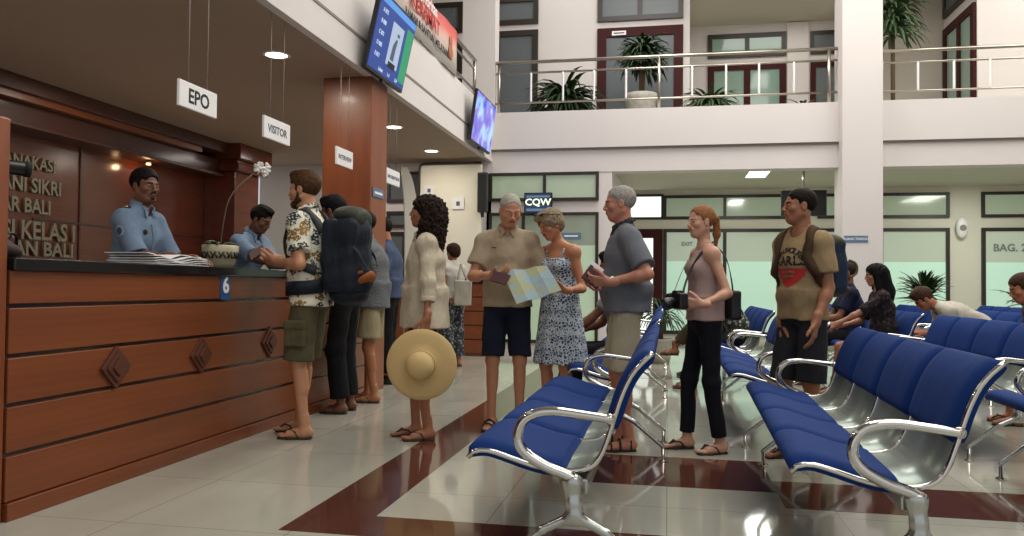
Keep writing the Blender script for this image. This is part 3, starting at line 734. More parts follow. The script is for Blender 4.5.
# railings
def rail_run(label, axis, c, spans, ztop, zmid, zbot, zbase, tall, short, group='steel gallery railings'):
    t = thing('railing', label, 'railing', (0, 0, 0), 0, group)
    a, b = spans; Pt = (lambda s, z: (s, c, z)) if axis == 'x' else (lambda s, z: (c, s, z))
    for z, r in ((ztop, .028), (zmid, .017), (zbot, .017)): obj('rail', tube(BM(), [Pt(a, z), Pt(b, z)], r, 10), M['steel'], t, True)
    for s in tall: obj('post', tube(BM(), [Pt(s, zbase), Pt(s, ztop)], .026, 10), M['steel'], t, True)
    for s in short: obj('baluster', tube(BM(), smoothpts([Pt(s, zbot), Pt(s, (zbot*.7+zmid*.3)), Pt(s, (zbot+zmid)/2), Pt(s, zmid)], 1), .018, 8), M['white'], t, True)
    return t
xs = lambda l: [PY(u, 90, 13.02)[0] for u in l]
rail_run('steel railing of the upper gallery between the corner and the white pillar', 'x', 13.02, (-2.85, 2.55), 4.80, 4.62, 4.12, 3.95, xs((499, 659, 829)), xs((531, 563, 594, 626, 692, 726, 759, 794)))
rail_run('steel railing of the upper gallery running right of the white pillar', 'x', 13.02, (3.14, 9.9), 4.72, 4.54, 4.10, 3.95, xs((882, 1040, 1200)), xs((918, 954, 990, 1075, 1110, 1150)))
rail_run('steel railing on the left gallery edge behind the red banner', 'y', -2.94, (3.0, 11.95), 4.55, 4.40, 4.08, 3.96, (3.2, 5.2, 7.2, 9.2, 11.9), [3.2+.5*i for i in range(17) if i % 4])

# ------------------------------------------------------------------ counters
ct = thing('reception_counter', 'long red brown wooden reception counter with black granite top and number 6 plate', 'counter', (-3.2, 3.08, 0))
ct_o = ct
def cpart(name, bm, m, bevel=0): o = obj(name, bm, m, None, bevel=bevel); o.parent = ct; o.matrix_parent_inverse = Matrix.Translation((3.2, -3.08, 0)); return o
cpart('body', box(BM(), -3.36, -2.915, 3.08, 7.48, 0, 1.12), M['wood'])
bm = BM()
for z in (.27, .49, .71, .935): box(bm, -2.916, -2.905, 3.08, 7.48, z+.01, z+.045)
cpart('inlay_strip', bm, M['slot'])
for z0, z1 in ((.085, .285), (.305, .505), (.525, .725), (.745, .95), (.97, 1.12)): cpart('front_board', box(BM(), -2.915, -2.885, 3.08, 7.48, z0, z1), M['wood'], .004)
cpart('plinth', box(BM(), -2.915, -2.87, 3.08, 7.48, 0, .08), M['wood'], .004)
cpart('worktop', box(BM(), -3.44, -2.86, 3.08, 7.48, 1.12, 1.178), M['granite'], .006)
M['carve'] = wood('carved wood', '4c2616', '5a2e1a', rough=.5, coat=0)
for y, zc in ((3.78, .62), (4.57, .62), (5.45, .645)):
    bm = BM(); h = .115
    for k, (sc, d) in enumerate(((1, .018), (.72, .028), (.42, .038))):
        vs = [bm.verts.new((-2.885+dx, y+sc*h*a, zc+sc*h*b)) for dx in (0, d) for a, b in ((1, 0), (0, 1), (-1, 0), (0, -1))]
        bm.faces.new(vs[:4]); bm.faces.new(vs[4:])
        for q in range(4): bm.faces.new((vs[q], vs[(q+1) % 4], vs[4+(q+1) % 4], vs[4+q]))
    cpart('carved_diamond', bm, M['carve'], .003)
pl = cpart('number_plate', box(BM(), -2.885, -2.878, 4.79, 4.90, .965, 1.145), M['bluesign'])
tx = text('numeral', '6', .15, M['white'], basis((0, 1, 0), (0, 0, 1), (-2.876, 4.845, 1.055)), ct); tx.matrix_parent_inverse = Matrix.Translation((3.2, -3.08, 0))
struct('trim_40', box(BM(), -3.45, -2.885, 2.3, 3.066, 0, 1.8), M['wood_v'], bevel=.01)
struct('trim_41', box(BM(), -3.42, -2.9, 7.5, 7.95, 0, 3.15), M['wood_v'], bevel=.01)
t = thing('wall_plaque', 'small blue grey plaque on the side of the wooden column', 'plaque', (-2.9, 7.7, 2.0)); obj('panel', box(BM(), 0, .012, -.16, .14, -.045, .045), M['bluegrey'], t, bevel=.003)
obj('lettering', box(BM(), .012, .013, -.12, .10, -.012, .012), M['white'], t)
t = thing('back_counter', 'short wooden counter with slotted front below the cream panel at the back', 'counter', (-3.8, 11.9, 0))
obj('body', box(BM(), -.8, 1.07, .02, .55, 0, 1.12), M['wood'], t)
for i in range(5): obj('front_board', box(BM(), -.8, 1.07, -.01, .02, .05+i*.215, .05+i*.215+.195), M['wood'], t, bevel=.004)
obj('worktop', box(BM(), -.83, 1.1, -.04, .6, 1.12, 1.2), M['black'], t, bevel=.005)
t = thing('partition_panel', 'cream wall panel with dark rounded top edge above the back counter', 'partition', (-3.5, 12.62, 0))
obj('panel', box(BM(), -.52, .52, 0, .06, 1.2, 3.05), M['wallcream'], t, bevel=.01)
obj('edge_trim', tube(BM(), smoothpts([(-.54, .0, 2.6), (-.54, 0, 3.0), (-.50, 0, 3.07), (-.4, 0, 3.08), (.52, 0, 3.08)], 2), .02, 8), M['frame'], t, True)
for u, v, s_, lb in ((458, 203, .10, 'white notice with dark square mark in the middle of the cream panel'), (429, 190, .09, 'white notice above the curly haired woman on the cream panel')):
    p = PY(u, v, 12.60); t = thing('notice', lb, 'notice', p); obj('sheet', box(BM(), -s_, s_, 0, .004, -s_, s_*.9), M['paper'], t)
    obj('print', box(BM(), -s_*.3, s_*.3, -.002, 0, -s_*.45, s_*.25), M['signgrey'], t)
# letters on the wooden wall
t = thing('wall_lettering', 'metal lettering fixed on the glossy wooden wall behind the counter', 'lettering', (-6.85, 6.5, 1.9))
for s_, uc, v, w, hh in (('ANAKASI', 30, 163, 52, .17), ('ANI SIKRI', 32, 186, 60, .20), ('AR BALI', 26, 206, 50, .20), ('SI KELAS I', 40, 232, 72, .25), ('AN BALI', 44, 250, 60, .2)):
    p = PX_(uc, v, -6.84); p0 = PX_(uc-w/2, v, -6.84); p1 = PX_(uc+w/2, v, -6.84); L = p1[1]-p0[1]
    for q in (0,):
        tx = text('lettering_line', s_, hh*1.1, M['brass'], basis((0, 1, 0), (0, 0, 1), (0, 0, 0)), t, .015)
        wd = max(v_.co.y for v_ in tx.data.vertices)-min(v_.co.y for v_ in tx.data.vertices)
        tx.data.transform(Matrix.Diagonal((1, L/wd, 1, 1))); tx.location = (p[0]+6.85, p[1]-6.5, p[2]-1.9)
# things at the near end of the counter
t = thing('bag', 'dark brown bag lying on the near end of the granite worktop', 'bag', (-3.25, 3.38, 1.178), .3)
f = F(); f.ell((0, 0, .045), (.10, .16, .045), k=.03); f.ell((.0, -.05, .06), (.08, .09, .05), k=.03); f.ell((0, .13, .04), (.05, .05, .035), k=.03); f.disp = folds(.004, 50); f.plane((0, 0, .002), (0, 0, -1))
fobj('bag_body', f, .008, mat('brown bag leather', '2a1a14', .6), t)
obj('handle', tube(BM(), smoothpts([(.05, -.08, .08), (.07, -.05, .13), (.07, .05, .13), (.05, .09, .07)], 2), .008, 8), M['black'], t, True)
t = thing('rounded_bar', 'black rounded bar poking out beside the wooden end panel', 'bar', (-3.1, 3.05, 1.61))
obj('tube', tube(BM(), [(-.1, -.1, .01), (0, .03, 0), (.12, .20, -.01)], .035, 14), M['black'], t, True, .006); obj('end_cap', tube(BM(), [(.12, .20, -.01), (.135, .22, -.012)], .037, 14), M['black_matte'], t, True)
# papers
t = thing('paper_stack', 'open pile of white papers on the counter before the standing officer', 'papers', (-3.12, 4.52, 1.178), .05)
rnd = random.Random(3)
for k in range(6):
    bm = BM(); n = 10; ax = rnd.uniform(-.02, .02); rows = []
    for i in range(n+1):
        a = -.30+.60*i/n; zz = .004+.007*k+.030*math.sin((i/n)*PI*1.6+k*.3)**2*(k/5)+(.02*k/5*max(0, (a-.1)/.2))
        rows.append([bm.verts.new((x+ax, a+ax*.5, zz+dz)) for x, dz in ((-.17, 0), (.16-.01*k, 0), (.16-.01*k, .004), (-.17, .004))])
    for a, b in zip(rows, rows[1:]):
        for q in range(4): bm.faces.new((a[q], a[(q+1) % 4], b[(q+1) % 4], b[q]))
    bm.faces.new(rows[0]); bm.faces.new(rows[-1][::-1]); obj('sheet', bm, M['paper'], t)
# orchid
p = PX_(217, 264, -3.2); t = thing('orchid_pot', 'cream patterned bowl with a white flowering orchid on the counter', 'plant', (-3.2, p[1]+.04, 1.178))
obj('pot', lathe(BM(), [(.08, 0), (.10, .03), (.125, .10), (.13, .165), (.122, .17), (.115, .15)], 28), mat('cream glazed ceramic', 'b0a888', .35, var=.1), t, True)
bm = BM()
for k in range(14):
    a = 2*PI*k/14; mt = Matrix.Rotation(a, 4, 'Z'); z0 = .055
    for pts in (((.120, -.020, z0+.02), (.127, .0, z0+.06), (.120, .020, z0+.02)), ((.127, -.026, z0+.065), (.125, -.010, z0+.03), (.127, .010, z0+.065))):
        tube(bm, [mt @ Vector(q) for q in pts], .007, 6)
obj('pattern', bm, mat('dark green glaze', '26301c', .4), t, True)
obj('soil', lathe(BM(), [(.113, .145), (.10, .155), (.02, .16)], 20), M['soil'], t, True)
def leaf(bm, base, dirv, L, w, droop, n=7, thick=.002, up0=.6):
    p = Vector(base); d = Vector((dirv[0], dirv[1], up0)).normalized(); side = Vector((-dirv[1], dirv[0], 0)).normalized(); rows = []
    for i in range(n+1):
        f_ = i/n; ww = w*math.sin(PI*min(1, .12+f_*.88))**.8*(1 if f_ < 1 else .05)+.0008
        nn = side.cross(d).normalized()
        rows.append([bm.verts.new(p-side*ww), bm.verts.new(p-nn*ww*.25), bm.verts.new(p+side*ww), bm.verts.new(p-nn*(ww*.25+thick*2))])
        p = p+d*(L/n); d = (d+Vector((0, 0, -droop/n))).normalized()
    for a, b in zip(rows, rows[1:]):
        for q in range(4): bm.faces.new((a[q], a[(q+1) % 4], b[(q+1) % 4], b[q]))
    bm.faces.new(rows[0][::-1]); bm.faces.new(rows[-1])
bm = BM()
for a, L in ((-1.7, .17), (1.3, .15), (-1.2, .13), (.2, .12), (3, .13)): leaf(bm, (0, 0, .155), (math.cos(a), math.sin(a)), L*1.15, .028, 1.3, up0=.7)
obj('leaf', bm, M['leaf'], t, True)
fl = PX_(262, 170, -3.2); fy = fl[1]-t.location.y; fz = fl[2]-1.178
obj('stem', tube(BM(), smoothpts([(0, 0, .12), (0, .02, .3), (0, .10, .55), (0, fy*.75, fz-.05), (0, fy, fz+.01)], 2), .0045, 6), mat('orchid stem', '4a3a2a', .6), t, True)
for k, (dy, dz) in enumerate(((-.06, .0), (-.025, .012), (0.015, -.01), (.045, .015))):
    bm = BM()
    for q in range(5):
        a = 2*PI*q/5+k; tube(bm, [(0, fy+dy*1.5, fz+dz*1.5), (.014, fy+dy*1.5+.024*math.cos(a), fz+dz*1.5+.024*math.sin(a)), (.005, fy+dy*1.5+.048*math.cos(a), fz+dz*1.5+.048*math.sin(a))], [.010, .026, .008], 8, ry=.5)
    obj('flower', bm, mat('white petal', 'e8e4e0', .6), t, True)
# hanging signs
SG = ((4.462, 4.884, 'EPO', M['signtext'], .13, 'white hanging sign reading EPO above the counter'), (5.527, 5.947, 'VISITOR', M['signgrey'], .085, 'white hanging sign in front of the pale wall, second from the left'),
      (6.875, 7.256, 'INTERVIEW', M['signgrey'], .06, 'white hanging sign in front of the wooden column'), (8.205, 8.63, 'INFORMATION', M['signgrey'], .055, 'white hanging sign just right of the wooden column'))
for y0, y1, s_, m_, sz_, lb in SG:
    t = thing('hanging_sign', lb, 'sign', (-3.0, (y0+y1)/2, 2.262), 0, 'hanging signs over the counters'); w = (y1-y0)/2
    obj('board', box(BM(), -.01, .01, -w, w, -.083, .083), M["white"], t, bevel=.003)
    for q in (-1, 1): obj('cord', tube(BM(), [(0, q*w*.5, .083), (0, q*w*.5, .888)], .0035, 6), M['groove'], t, True)
    text('lettering', s_, sz_, m_, basis((0, 1, 0), (0, 0, 1), (.0105, 0, -.005)), t, .001)
# downlights
for i, (x, y, lb) in enumerate(((-3.5, 6.67, 'near the second hanging sign'), (-3.55, 9.98, 'right of the wooden column'), (-3.6, 11.85, 'nearest the cream panel'), (-3.5, 2.6, 'above the near end of the counter'))):
    t = thing('downlight', 'round recessed downlight '+lb, 'light', (x, y, 3.15), 0, 'round downlights under the gallery')
    obj('ring', lathe(BM(), [(.10, -.006), (.125, -.004), (.128, 0), (.1, 0)], 28, cap=False), M['white'], t, True); obj('diffuser', lathe(BM(), [(.098, -.004), (.097, 0)], 28), M['lamp'], t)
p = PX_(150, 158, -6.6); t = thing('wall_spotlight', 'small warm spotlight under the dark cornice above the standing officer', 'light', (-6.62, p[1], 2.62))
obj('housing', lathe(BM(), [(.03, .04), (.035, 0), (.02, 0)], 14), M['brass'], t, True); obj('bulb', lathe(BM(), [(.03, -.02), (.026, 0), (.01, 0)], 14), M['warm'], t, True)
SPOT = (-6.62, p[1], 2.58)
t = thing('ceiling_panel_light', 'bright rectangular ceiling light in the recess beyond the waiting area', 'light', (1.55, 14.55, 3.12))
obj('diffuser', box(BM(), -.17, .17, -.6, .6, -.012, 0), M['lamp'], t); obj('frame', (lambda b: (box(b, -.2, -.17, -.63, .63, -.02, 0), box(b, .17, .2, -.63, .63, -.02, 0), box(b, -.17, .17, -.63, -.6, -.02, 0), box(b, -.17, .17, .6, .63, -.02, 0), b)[-1])(BM()), M['white'], t)
# ------------------------------------------------------------------ screens, banner
def screenmat(name, stops, s, horiz=True):
    t = NT(name); v = t.coord((1, 1, 1)); n = t.noise(v, s, 2); c = t.ramp(n, stops)
    t.l(c, t.b.inputs['Base Color']); t.l(c, t.b.inputs['Emission Color']); t.b.inputs['Emission Strength'].default_value = .75; t.b.inputs['Roughness'].default_value = .15
    return t.m
def wall_tv(label, y0, y1, zb, zt, xb, xt, smat, extra=None):
    H_ = math.hypot(zt-zb, xt-xb); W_ = y1-y0; t = thing('television', label, 'television', ((xb+xt)/2, (y0+y1)/2, (zb+zt)/2))
    t.matrix_world = basis((0, 1, 0), (xt-xb, 0, zt-zb), ((xb+xt)/2, (y0+y1)/2, (zb+zt)/2))
    obj('housing', box(BM(), -W_/2, W_/2, -H_/2, H_/2, -.05, -.004), M['black'], t, bevel=.006)
    obj('screen', box(BM(), -W_/2+.02, W_/2-.02, -H_/2+.03, H_/2-.02, -.004, 0), smat, t)
    obj('bracket', box(BM(), -.12, .12, -.2, .2, -.17, -.05), M['black_matte'], t)
    obj('sensor', box(BM(), -.05, .05, -H_/2-.03, -H_/2, -.04, -.01), M['black'], t)
    if extra: extra(t, W_, H_)
    return t
def tv1x(t, W_, H_):
    e = lambda n_, c, s_=.8: emis(n_, c, s_)
    obj('picture', box(BM(), -.10, .22, -.22, .20, .0, .002), e('screen picture pale', 'b8c8e0', .7), t)
    obj('picture', box(BM(), -.04, .16, -.24, -.18, .002, .003), e('screen black bar', '101828', .5), t)
    f = BM(); tube(f, [(.03, -.16, .004), (.04, -.02, .004), (.08, .06, .004)], [.05, .045, .02], 10, ry=.05); tube(f, [(.09, .09, .004), (.09, .12, .004)], .035, 12, ry=.06); obj('picture', f, e('screen figure', '55647c', .6), t)
    obj('picture', box(BM(), .30, W_/2-.03, -.30, H_/2-.13, .0, .002), e('screen green', '30a070', .7), t)
    obj('picture', box(BM(), -W_/2+.03, W_/2-.03, H_/2-.09, H_/2-.03, .0, .002), e('screen title bar', '5c9ae0', .8), t)
    wht = e('screen lettering', 'c4d4ec', .8)
    for k, s_ in enumerate(('A 012', 'B 008', 'C 031', 'D 005', 'E 017')): text('caption', s_, .055, wht, basis((1, 0, 0), (0, 1, 0), (-.34, .22-.105*k, .002)), t, .001)
    for k, s_ in enumerate(('Loket', '1-4', '5-8')): text('caption', s_, .05, wht, basis((1, 0, 0), (0, 1, 0), (-.18+.22*k, -.31, .002)), t, .001)
wall_tv('large television tilted on the gallery edge showing a blue and green queue display', 7.07, 8.12, 3.12, 3.86, -2.80, -2.64, emis('blue screen', '2c4a9a', .7), tv1x)
wall_tv('television with a violet and blue picture at the far end of the gallery edge', 11.15, 12.42, 3.17, 3.92, -2.80, -2.70, screenmat('violet screen', [(.35, '3848a8'), (.48, '6a5ab8'), (.62, '86aed8')], 3))
t = thing('banner', 'red and white fabric banner with lettering hung on the left gallery railing', 'banner', (-2.885, 8.7, 4.3))
tm = NT('banner cloth'); v_ = tm.coord(); sp = tm.n('ShaderNodeSeparateXYZ'); tm.l(v_, sp.inputs[0])
ma = tm.n('ShaderNodeMath', operation='MULTIPLY_ADD'); tm.l(sp.outputs['Z'], ma.inputs[0]); ma.inputs[1].default_value = 1.6; ma.inputs[2].default_value = .5
tm.l(tm.ramp(ma.outputs[0], [(.15, 'd8d0c8'), (.50, 'd4b4a8'), (.72, 'c8584c'), (.95, 'b02c28')]), tm.b.inputs['Base Color']); tm.b.inputs['Roughness'].default_value = .6
bm = BM(); n = 60; cols = []
for i in range(n+1):
    y = -3.2+5.1*i/n; xo = .012*math.sin(y*5)+.008*math.sin(y*11)
    cols.append([bm.verts.new((xo+dx, y, z)) for dx, z in ((0, -.35), (0, 0), (0, .27), (.004, .27), (.004, 0), (.004, -.35))])
for a, b in zip(cols, cols[1:]):
    for q in range(6): bm.faces.new((a[q], a[(q+1) % 6], b[(q+1) % 6], b[q]))
bm.faces.new(cols[0][::-1]); bm.faces.new(cols[-1]); obj('cloth', bm, tm.m, t, True)
by = basis((0, 1, 0), (0, 0, 1), (0, 0, 0))
for s_, y, z, sz_, m_ in (('prioritas', .55, .19, .2, M['white']), ('KERAMAT', .45, .0, .25, M['red']), ('RAMAH & SANTUN MELAYANI', .55, -.19, .13, M['signtext']), ('Bersama', -1.6, .0, .25, M['red']), ('imigrasi', -1.9, -.2, .13, M['signtext'])):
    tx = text('lettering', s_, sz_, m_, by, t, .001); tx.location = (.026, y, z)
f = F(); f.ell((.02, 1.55, .02), (.012, .07, .09)); f.ell((.02, 1.55, -.12), (.012, .11, .10)); fobj('printed_figure', f, .012, mat('printed figure', 'a86848', .7), t)
# feather flag
p = PY(412, 195, 11.3); t = thing('feather_flag', 'white curved feather flag standing behind the curly haired woman', 'flag', (p[0], 11.3, 0))
bm = BM(); rows = []
for i in range(15):
    z = 1.1+1.72*i/14; w0 = .02+.17*math.sin(PI*min(1, (.25+.75*i/14)))**.6; xo = -.08*(i/14)**3
    rows.append([bm.verts.new((a, b, z)) for a, b in ((-.10+xo, 0), (-.10+w0*1.2+xo*.2, 0), (-.10+w0*1.2+xo*.2, .006), (-.10+xo, .006))])
for a, b in zip(rows, rows[1:]):
    for q in range(4): bm.faces.new((a[q], a[(q+1) % 4], b[(q+1) % 4], b[q]))
bm.faces.new(rows[0]); bm.faces.new(rows[-1]); obj('cloth', bm, mat('white flag cloth', 'd4d4cc', .8), t)
obj('pole', tube(BM(), smoothpts([(-.1, 0, .03), (-.1, 0, 1.2), (-.11, 0, 2.3), (-.18, 0, 2.83)], 2), .01, 8), M['steel'], t, True); obj('base', lathe(BM(), [(.2, 0), (.2, .02), (.03, .04)], 20, (-.1, 0, 0)), M['black'], t, True)
# loudspeaker
t = thing('column_loudspeaker', 'tall narrow black loudspeaker at the right edge of the cream panel', 'loudspeaker', PY(482, 192, 12.5))
obj('cabinet', box(BM(), -.08, .08, 0, .12, -.32, .32), mat('dark grey cabinet', '2c2c2c', .5), t, bevel=.012); obj('grille', box(BM(), -.065, .065, -.008, 0, -.29, .29), M['black_matte'], t, bevel=.004); obj('bracket', box(BM(), -.02, .02, .02, .08, -.40, -.32), M['black'], t)
# small monitors
def monitor(label, c, w, h, sm, depth=.05, up=0, back=0):
    t = thing('monitor', label, 'monitor', c); obj('housing', box(BM(), -w/2, w/2, 0, depth, -h/2, h/2), M['black'], t, bevel=.008)
    obj('screen', box(BM(), -w/2+.02, w/2-.02, -.004, 0, -h/2+.02, h/2-.02), sm, t)
    if up: obj('pole', tube(BM(), [(0, depth/2, h/2), (0, depth/2, h/2+up)], .02, 8), M['steel'], t, True)
    if back: obj('bracket', box(BM(), -.04, .04, depth, depth+back, -.05, .05), M['black'], t)
    return t
p = PY(538, 203, 12.75); t = monitor('small blue monitor with lit letters on the wall above the dress woman', p, .46, .34, emis('blue grey screen', '284468', .5), .06, 0, .18)
text('lettering', 'CQW', .15, emis('lit letters', 'e8f4c8', 1.3), basis((1, 0, 0), (0, 0, 1), (0, -.006, .01)), t, .001, 1.1)
obj('picture', box(BM(), -.19, .19, -.006, -.004, .09, .12), emis('screen bar', '7896b4', .5), t); obj('picture', box(BM(), -.19, .19, -.006, -.004, -.13, -.09), emis('screen bar', '7896b4', .5), t)
p = PY(571, 236, 12.75); t = thing('direction_sign', 'small blue grey sign on the glass right of the dress woman', 'sign', p)
obj('board', box(BM(), -.16, .16, 0, .02, -.055, .055), M['bluegrey'], t, bevel=.004); obj('bracket', box(BM(), -.02, .02, .02, .19, -.03, .03), M['black'], t); obj('lettering', box(BM(), -.11, .11, -.002, 0, -.012, .012), M['white'], t)
p = PY(804, 203, 14.0); monitor('black switched off television hung behind the man in the tan shirt', p, .72, .43, M['black'], .08, .385)
p = PY(856, 239, 12.69); t = thing('pillar_plaque', 'small blue plaque on the front of the white pillar', 'plaque', p); obj('plate', box(BM(), -.17, .17, -.0, .01, -.05, .05), M['bluegrey'], t, bevel=.003)
text('lettering', 'RUANG TUNGGU', .045, M['white'], basis((1, 0, 0), (0, 0, 1), (0, -.001, 0)), t, .001)
p = PY(962, 228, 16.92); t = thing('wall_speaker', 'small rounded white speaker on the cream wall between the frosted windows', 'speaker', p)
f = F(); f.ell((0, 0, 0), (.11, .07, .20)); fobj('cabinet', f, .015, M['white'], t); obj('grille', lathe(BM(), [(.06, 0), (.05, .01)], 16), M['groove'], t).matrix_local = Matrix.Translation((0, -.072, 0)) @ Matrix.Rotation(PI/2, 4, 'X')
for u, lb, st in ((1010, 'faint grey lettering on the right frosted window', 'BAG. 2'), (687, 'faint grey lettering on the window left of the ponytail girl', 'EXIT')):
    p = PY(u, 248 if u > 900 else 244, 16.96); t = thing('window_lettering', lb, 'lettering', p); text('lettering', st, .2 if u > 900 else .11, mat('faint lettering', '7c8680', .6), basis((1, 0, 0), (0, 0, 1), (0, 0, 0)), t, .002)
p = PY(619, 33, 14.94); t = thing('door_sign', 'small white sign at the top of the red framed gallery door', 'sign', p); obj('plate', box(BM(), -.13, .13, 0, .01, -.04, .04), M['white'], t); obj('print', box(BM(), -.1, .1, -.002, 0, -.012, .012), M['signgrey'], t)

# ------------------------------------------------------------------ plants
def pot(t, r, h, m): obj('pot', lathe(BM(), [(r*.68, 0), (r*.8, h*.3), (r, h*.9), (r*1.05, h), (r*.92, h), (r*.9, h*.88)], 24), m, t, True).name; obj('soil', lathe(BM(), [(r*.9, h*.86), (r*.1, h*.9)], 20), M['soil'], t.children[0])
potm = mat('patterned pale pot', 'a8a498', .5, var=.35, vscale=18)
def plant(label, name, x, y, z, H, R, n, lw, lm, potr=.2, poth=.35, trunk=0, droop=1.4, seed=1, crowns=1, layers=1):
    rd = random.Random(seed); t = thing(name, label, 'plant', (x, y, z)); pot(t, potr, poth, potm)
    for c in range(crowns):
        cx, cy = ((rd.uniform(-.08, .08), rd.uniform(-.06, .06)) if crowns > 1 else (0, 0)); zt = poth+trunk*(1-.28*c/max(1, crowns))
        if trunk: obj('trunk', tube(BM(), [(cx*.3, cy*.3, poth*.8), (cx*.7, cy*.7, (poth+zt)/2), (cx, cy, zt)], [.035, .03, .024], 8), M['trunk'], t, True)
        bm = BM()
        for l in range(layers):
            for k in range(n):
                a = 2*PI*k/n+rd.uniform(-.3, .3)+l; L = R*rd.uniform(.8, 1.15); leaf(bm, (cx, cy, zt-(.0 if not trunk else l*.1)+(0 if trunk else -.05)), (math.cos(a), math.sin(a)), L, lw, droop*rd.uniform(.6, 1.3), up0=rd.uniform(.5, 2.6) if not trunk else rd.uniform(-.1, 1.8))
        obj('foliage', bm, lm, t, True)
    return t
gx = lambda u, y: PY(u, 90, y)[0]
plant('bushy palm on the gallery left of the red framed door', 'potted_palm', gx(566, 13.9), 13.9, 3.6, 1.4, .85, 20, .036, M['leaf'], .22, .35, .45, 2.4, 3, 3, 3)
plant('tall dracaena in a patterned pot before the red framed gallery door', 'potted_dracaena', gx(641, 13.9), 13.9, 3.6, 2, .52, 20, .034, M['leaf'], .27, .80, .80, 2.2, 5, 4, 3)
plant('low pale green plant behind the railing before the green gallery windows', 'potted_plant', gx(712, 13.9), 13.9, 3.6, 1, .62, 24, .03, M['leaf2'], .18, .4, .22, 2.2, 8, 2, 3)
plant('small dark red leaved plant beside the gallery pillar', 'potted_plant', gx(803, 13.9), 13.9, 3.6, .8, .3, 16, .03, mat('dark red leaf', '3a1c18', .5, var=.3), .14, .38, .08, 1.6, 9, 1, 1)
plant('tall slim palm in a white pot right of the white pillar on the gallery', 'potted_palm', gx(893, 14.3), 14.3, 3.6, 3, .62, 22, .035, M['leaf2'], .19, .42, 1.75, 2.2, 11, 2, 3)
plant('spiky potted plant in front of the frosted window beyond the blue seats', 'potted_dracaena', PY(926, 280, 14.2)[0], 14.2, 0, 1.5, .46, 24, .030, M['leaf'], .2, .4, .68, .7, 13, 2, 2)
plant('green fern like plant right of the man in the grey polo shirt', 'potted_fern', PY(661, 300, 11.6)[0], 11.6, 0, 1, .5, 26, .018, M['leaf'], .18, .35, .35, 2.4, 17, 1, 2)
plant('dark leaved plant at the right frame edge beyond the seats', 'potted_plant', PY(1030, 280, 13.8)[0], 13.8, 0, 1, .55, 18, .03, M['leaf'], .18, .4, .45, 1.2, 19, 1, 2)

# ------------------------------------------------------------------ benches
PROF = [(-.385, .461), (-.372, .483), (-.32, .492), (-.26, .476), (-.133, .436), (-.03, .43), (.045, .441), (.089, .485), (.122, .588), (.155, .70), (.195, .784), (.262, .848)]
def pcurve(t0, t1, n):
    P_ = smoothpts([(x, 0, z) for x, z in PROF], 3); L = [0]
    for a, b in zip(P_, P_[1:]): L.append(L[-1]+np.linalg.norm(b-a))
    L = np.array(L)/L[-1]; P_ = np.array(P_); tt = np.linspace(t0, t1, n)
    return np.stack([np.interp(tt, L, P_[:, 0]), np.interp(tt, L, P_[:, 2])], 1)
def pad_mesh(t0, t1, y0, y1, front, back, n=26, m=16, p=10):
    bm = BM(); c = pcurve(t0, t1, n); d = np.gradient(c, axis=0); d /= np.linalg.norm(d, axis=1)[:, None]; nn = np.stack([-d[:, 1], d[:, 0]], 1)
    ring = []
    for i in range(n):
        fi = 2*i/(n-1)-1; ei = max(0, 1-abs(fi)**10)**.5; row = []
        for side, off in ((1, front), (-1, back)):
            js = range(m+1) if side == 1 else range(m, -1, -1)
            for j in js:
                fj = 2*j/m-1; ej = max(0, 1-abs(fj)**p)**.5; o = (side*off*ei*ej) if side == 1 else -back*ei
                row.append(bm.verts.new((c[i, 0]+nn[i, 0]*o, y0+(y1-y0)*j/m, c[i, 1]+nn[i, 1]*o)))
        ring.append(row)
    for a, b in zip(ring, ring[1:]):
        for k in range(len(a)): bm.faces.new((a[k], a[(k+1) % len(a)], b[(k+1) % len(a)], b[k]))
    bm.faces.new(ring[0][::-1]); bm.faces.new(ring[-1]); return bm
M['blue'] = cloth('royal blue fabric', '052d6b', .8, .12, .06)
tp = NT('satin seat steel'); tp.b.inputs['Base Color'].default_value = lin('8a948c'); tp.b.inputs['Metallic'].default_value = .6; tp.b.inputs['Roughness'].default_value = .32
PITCH = .56
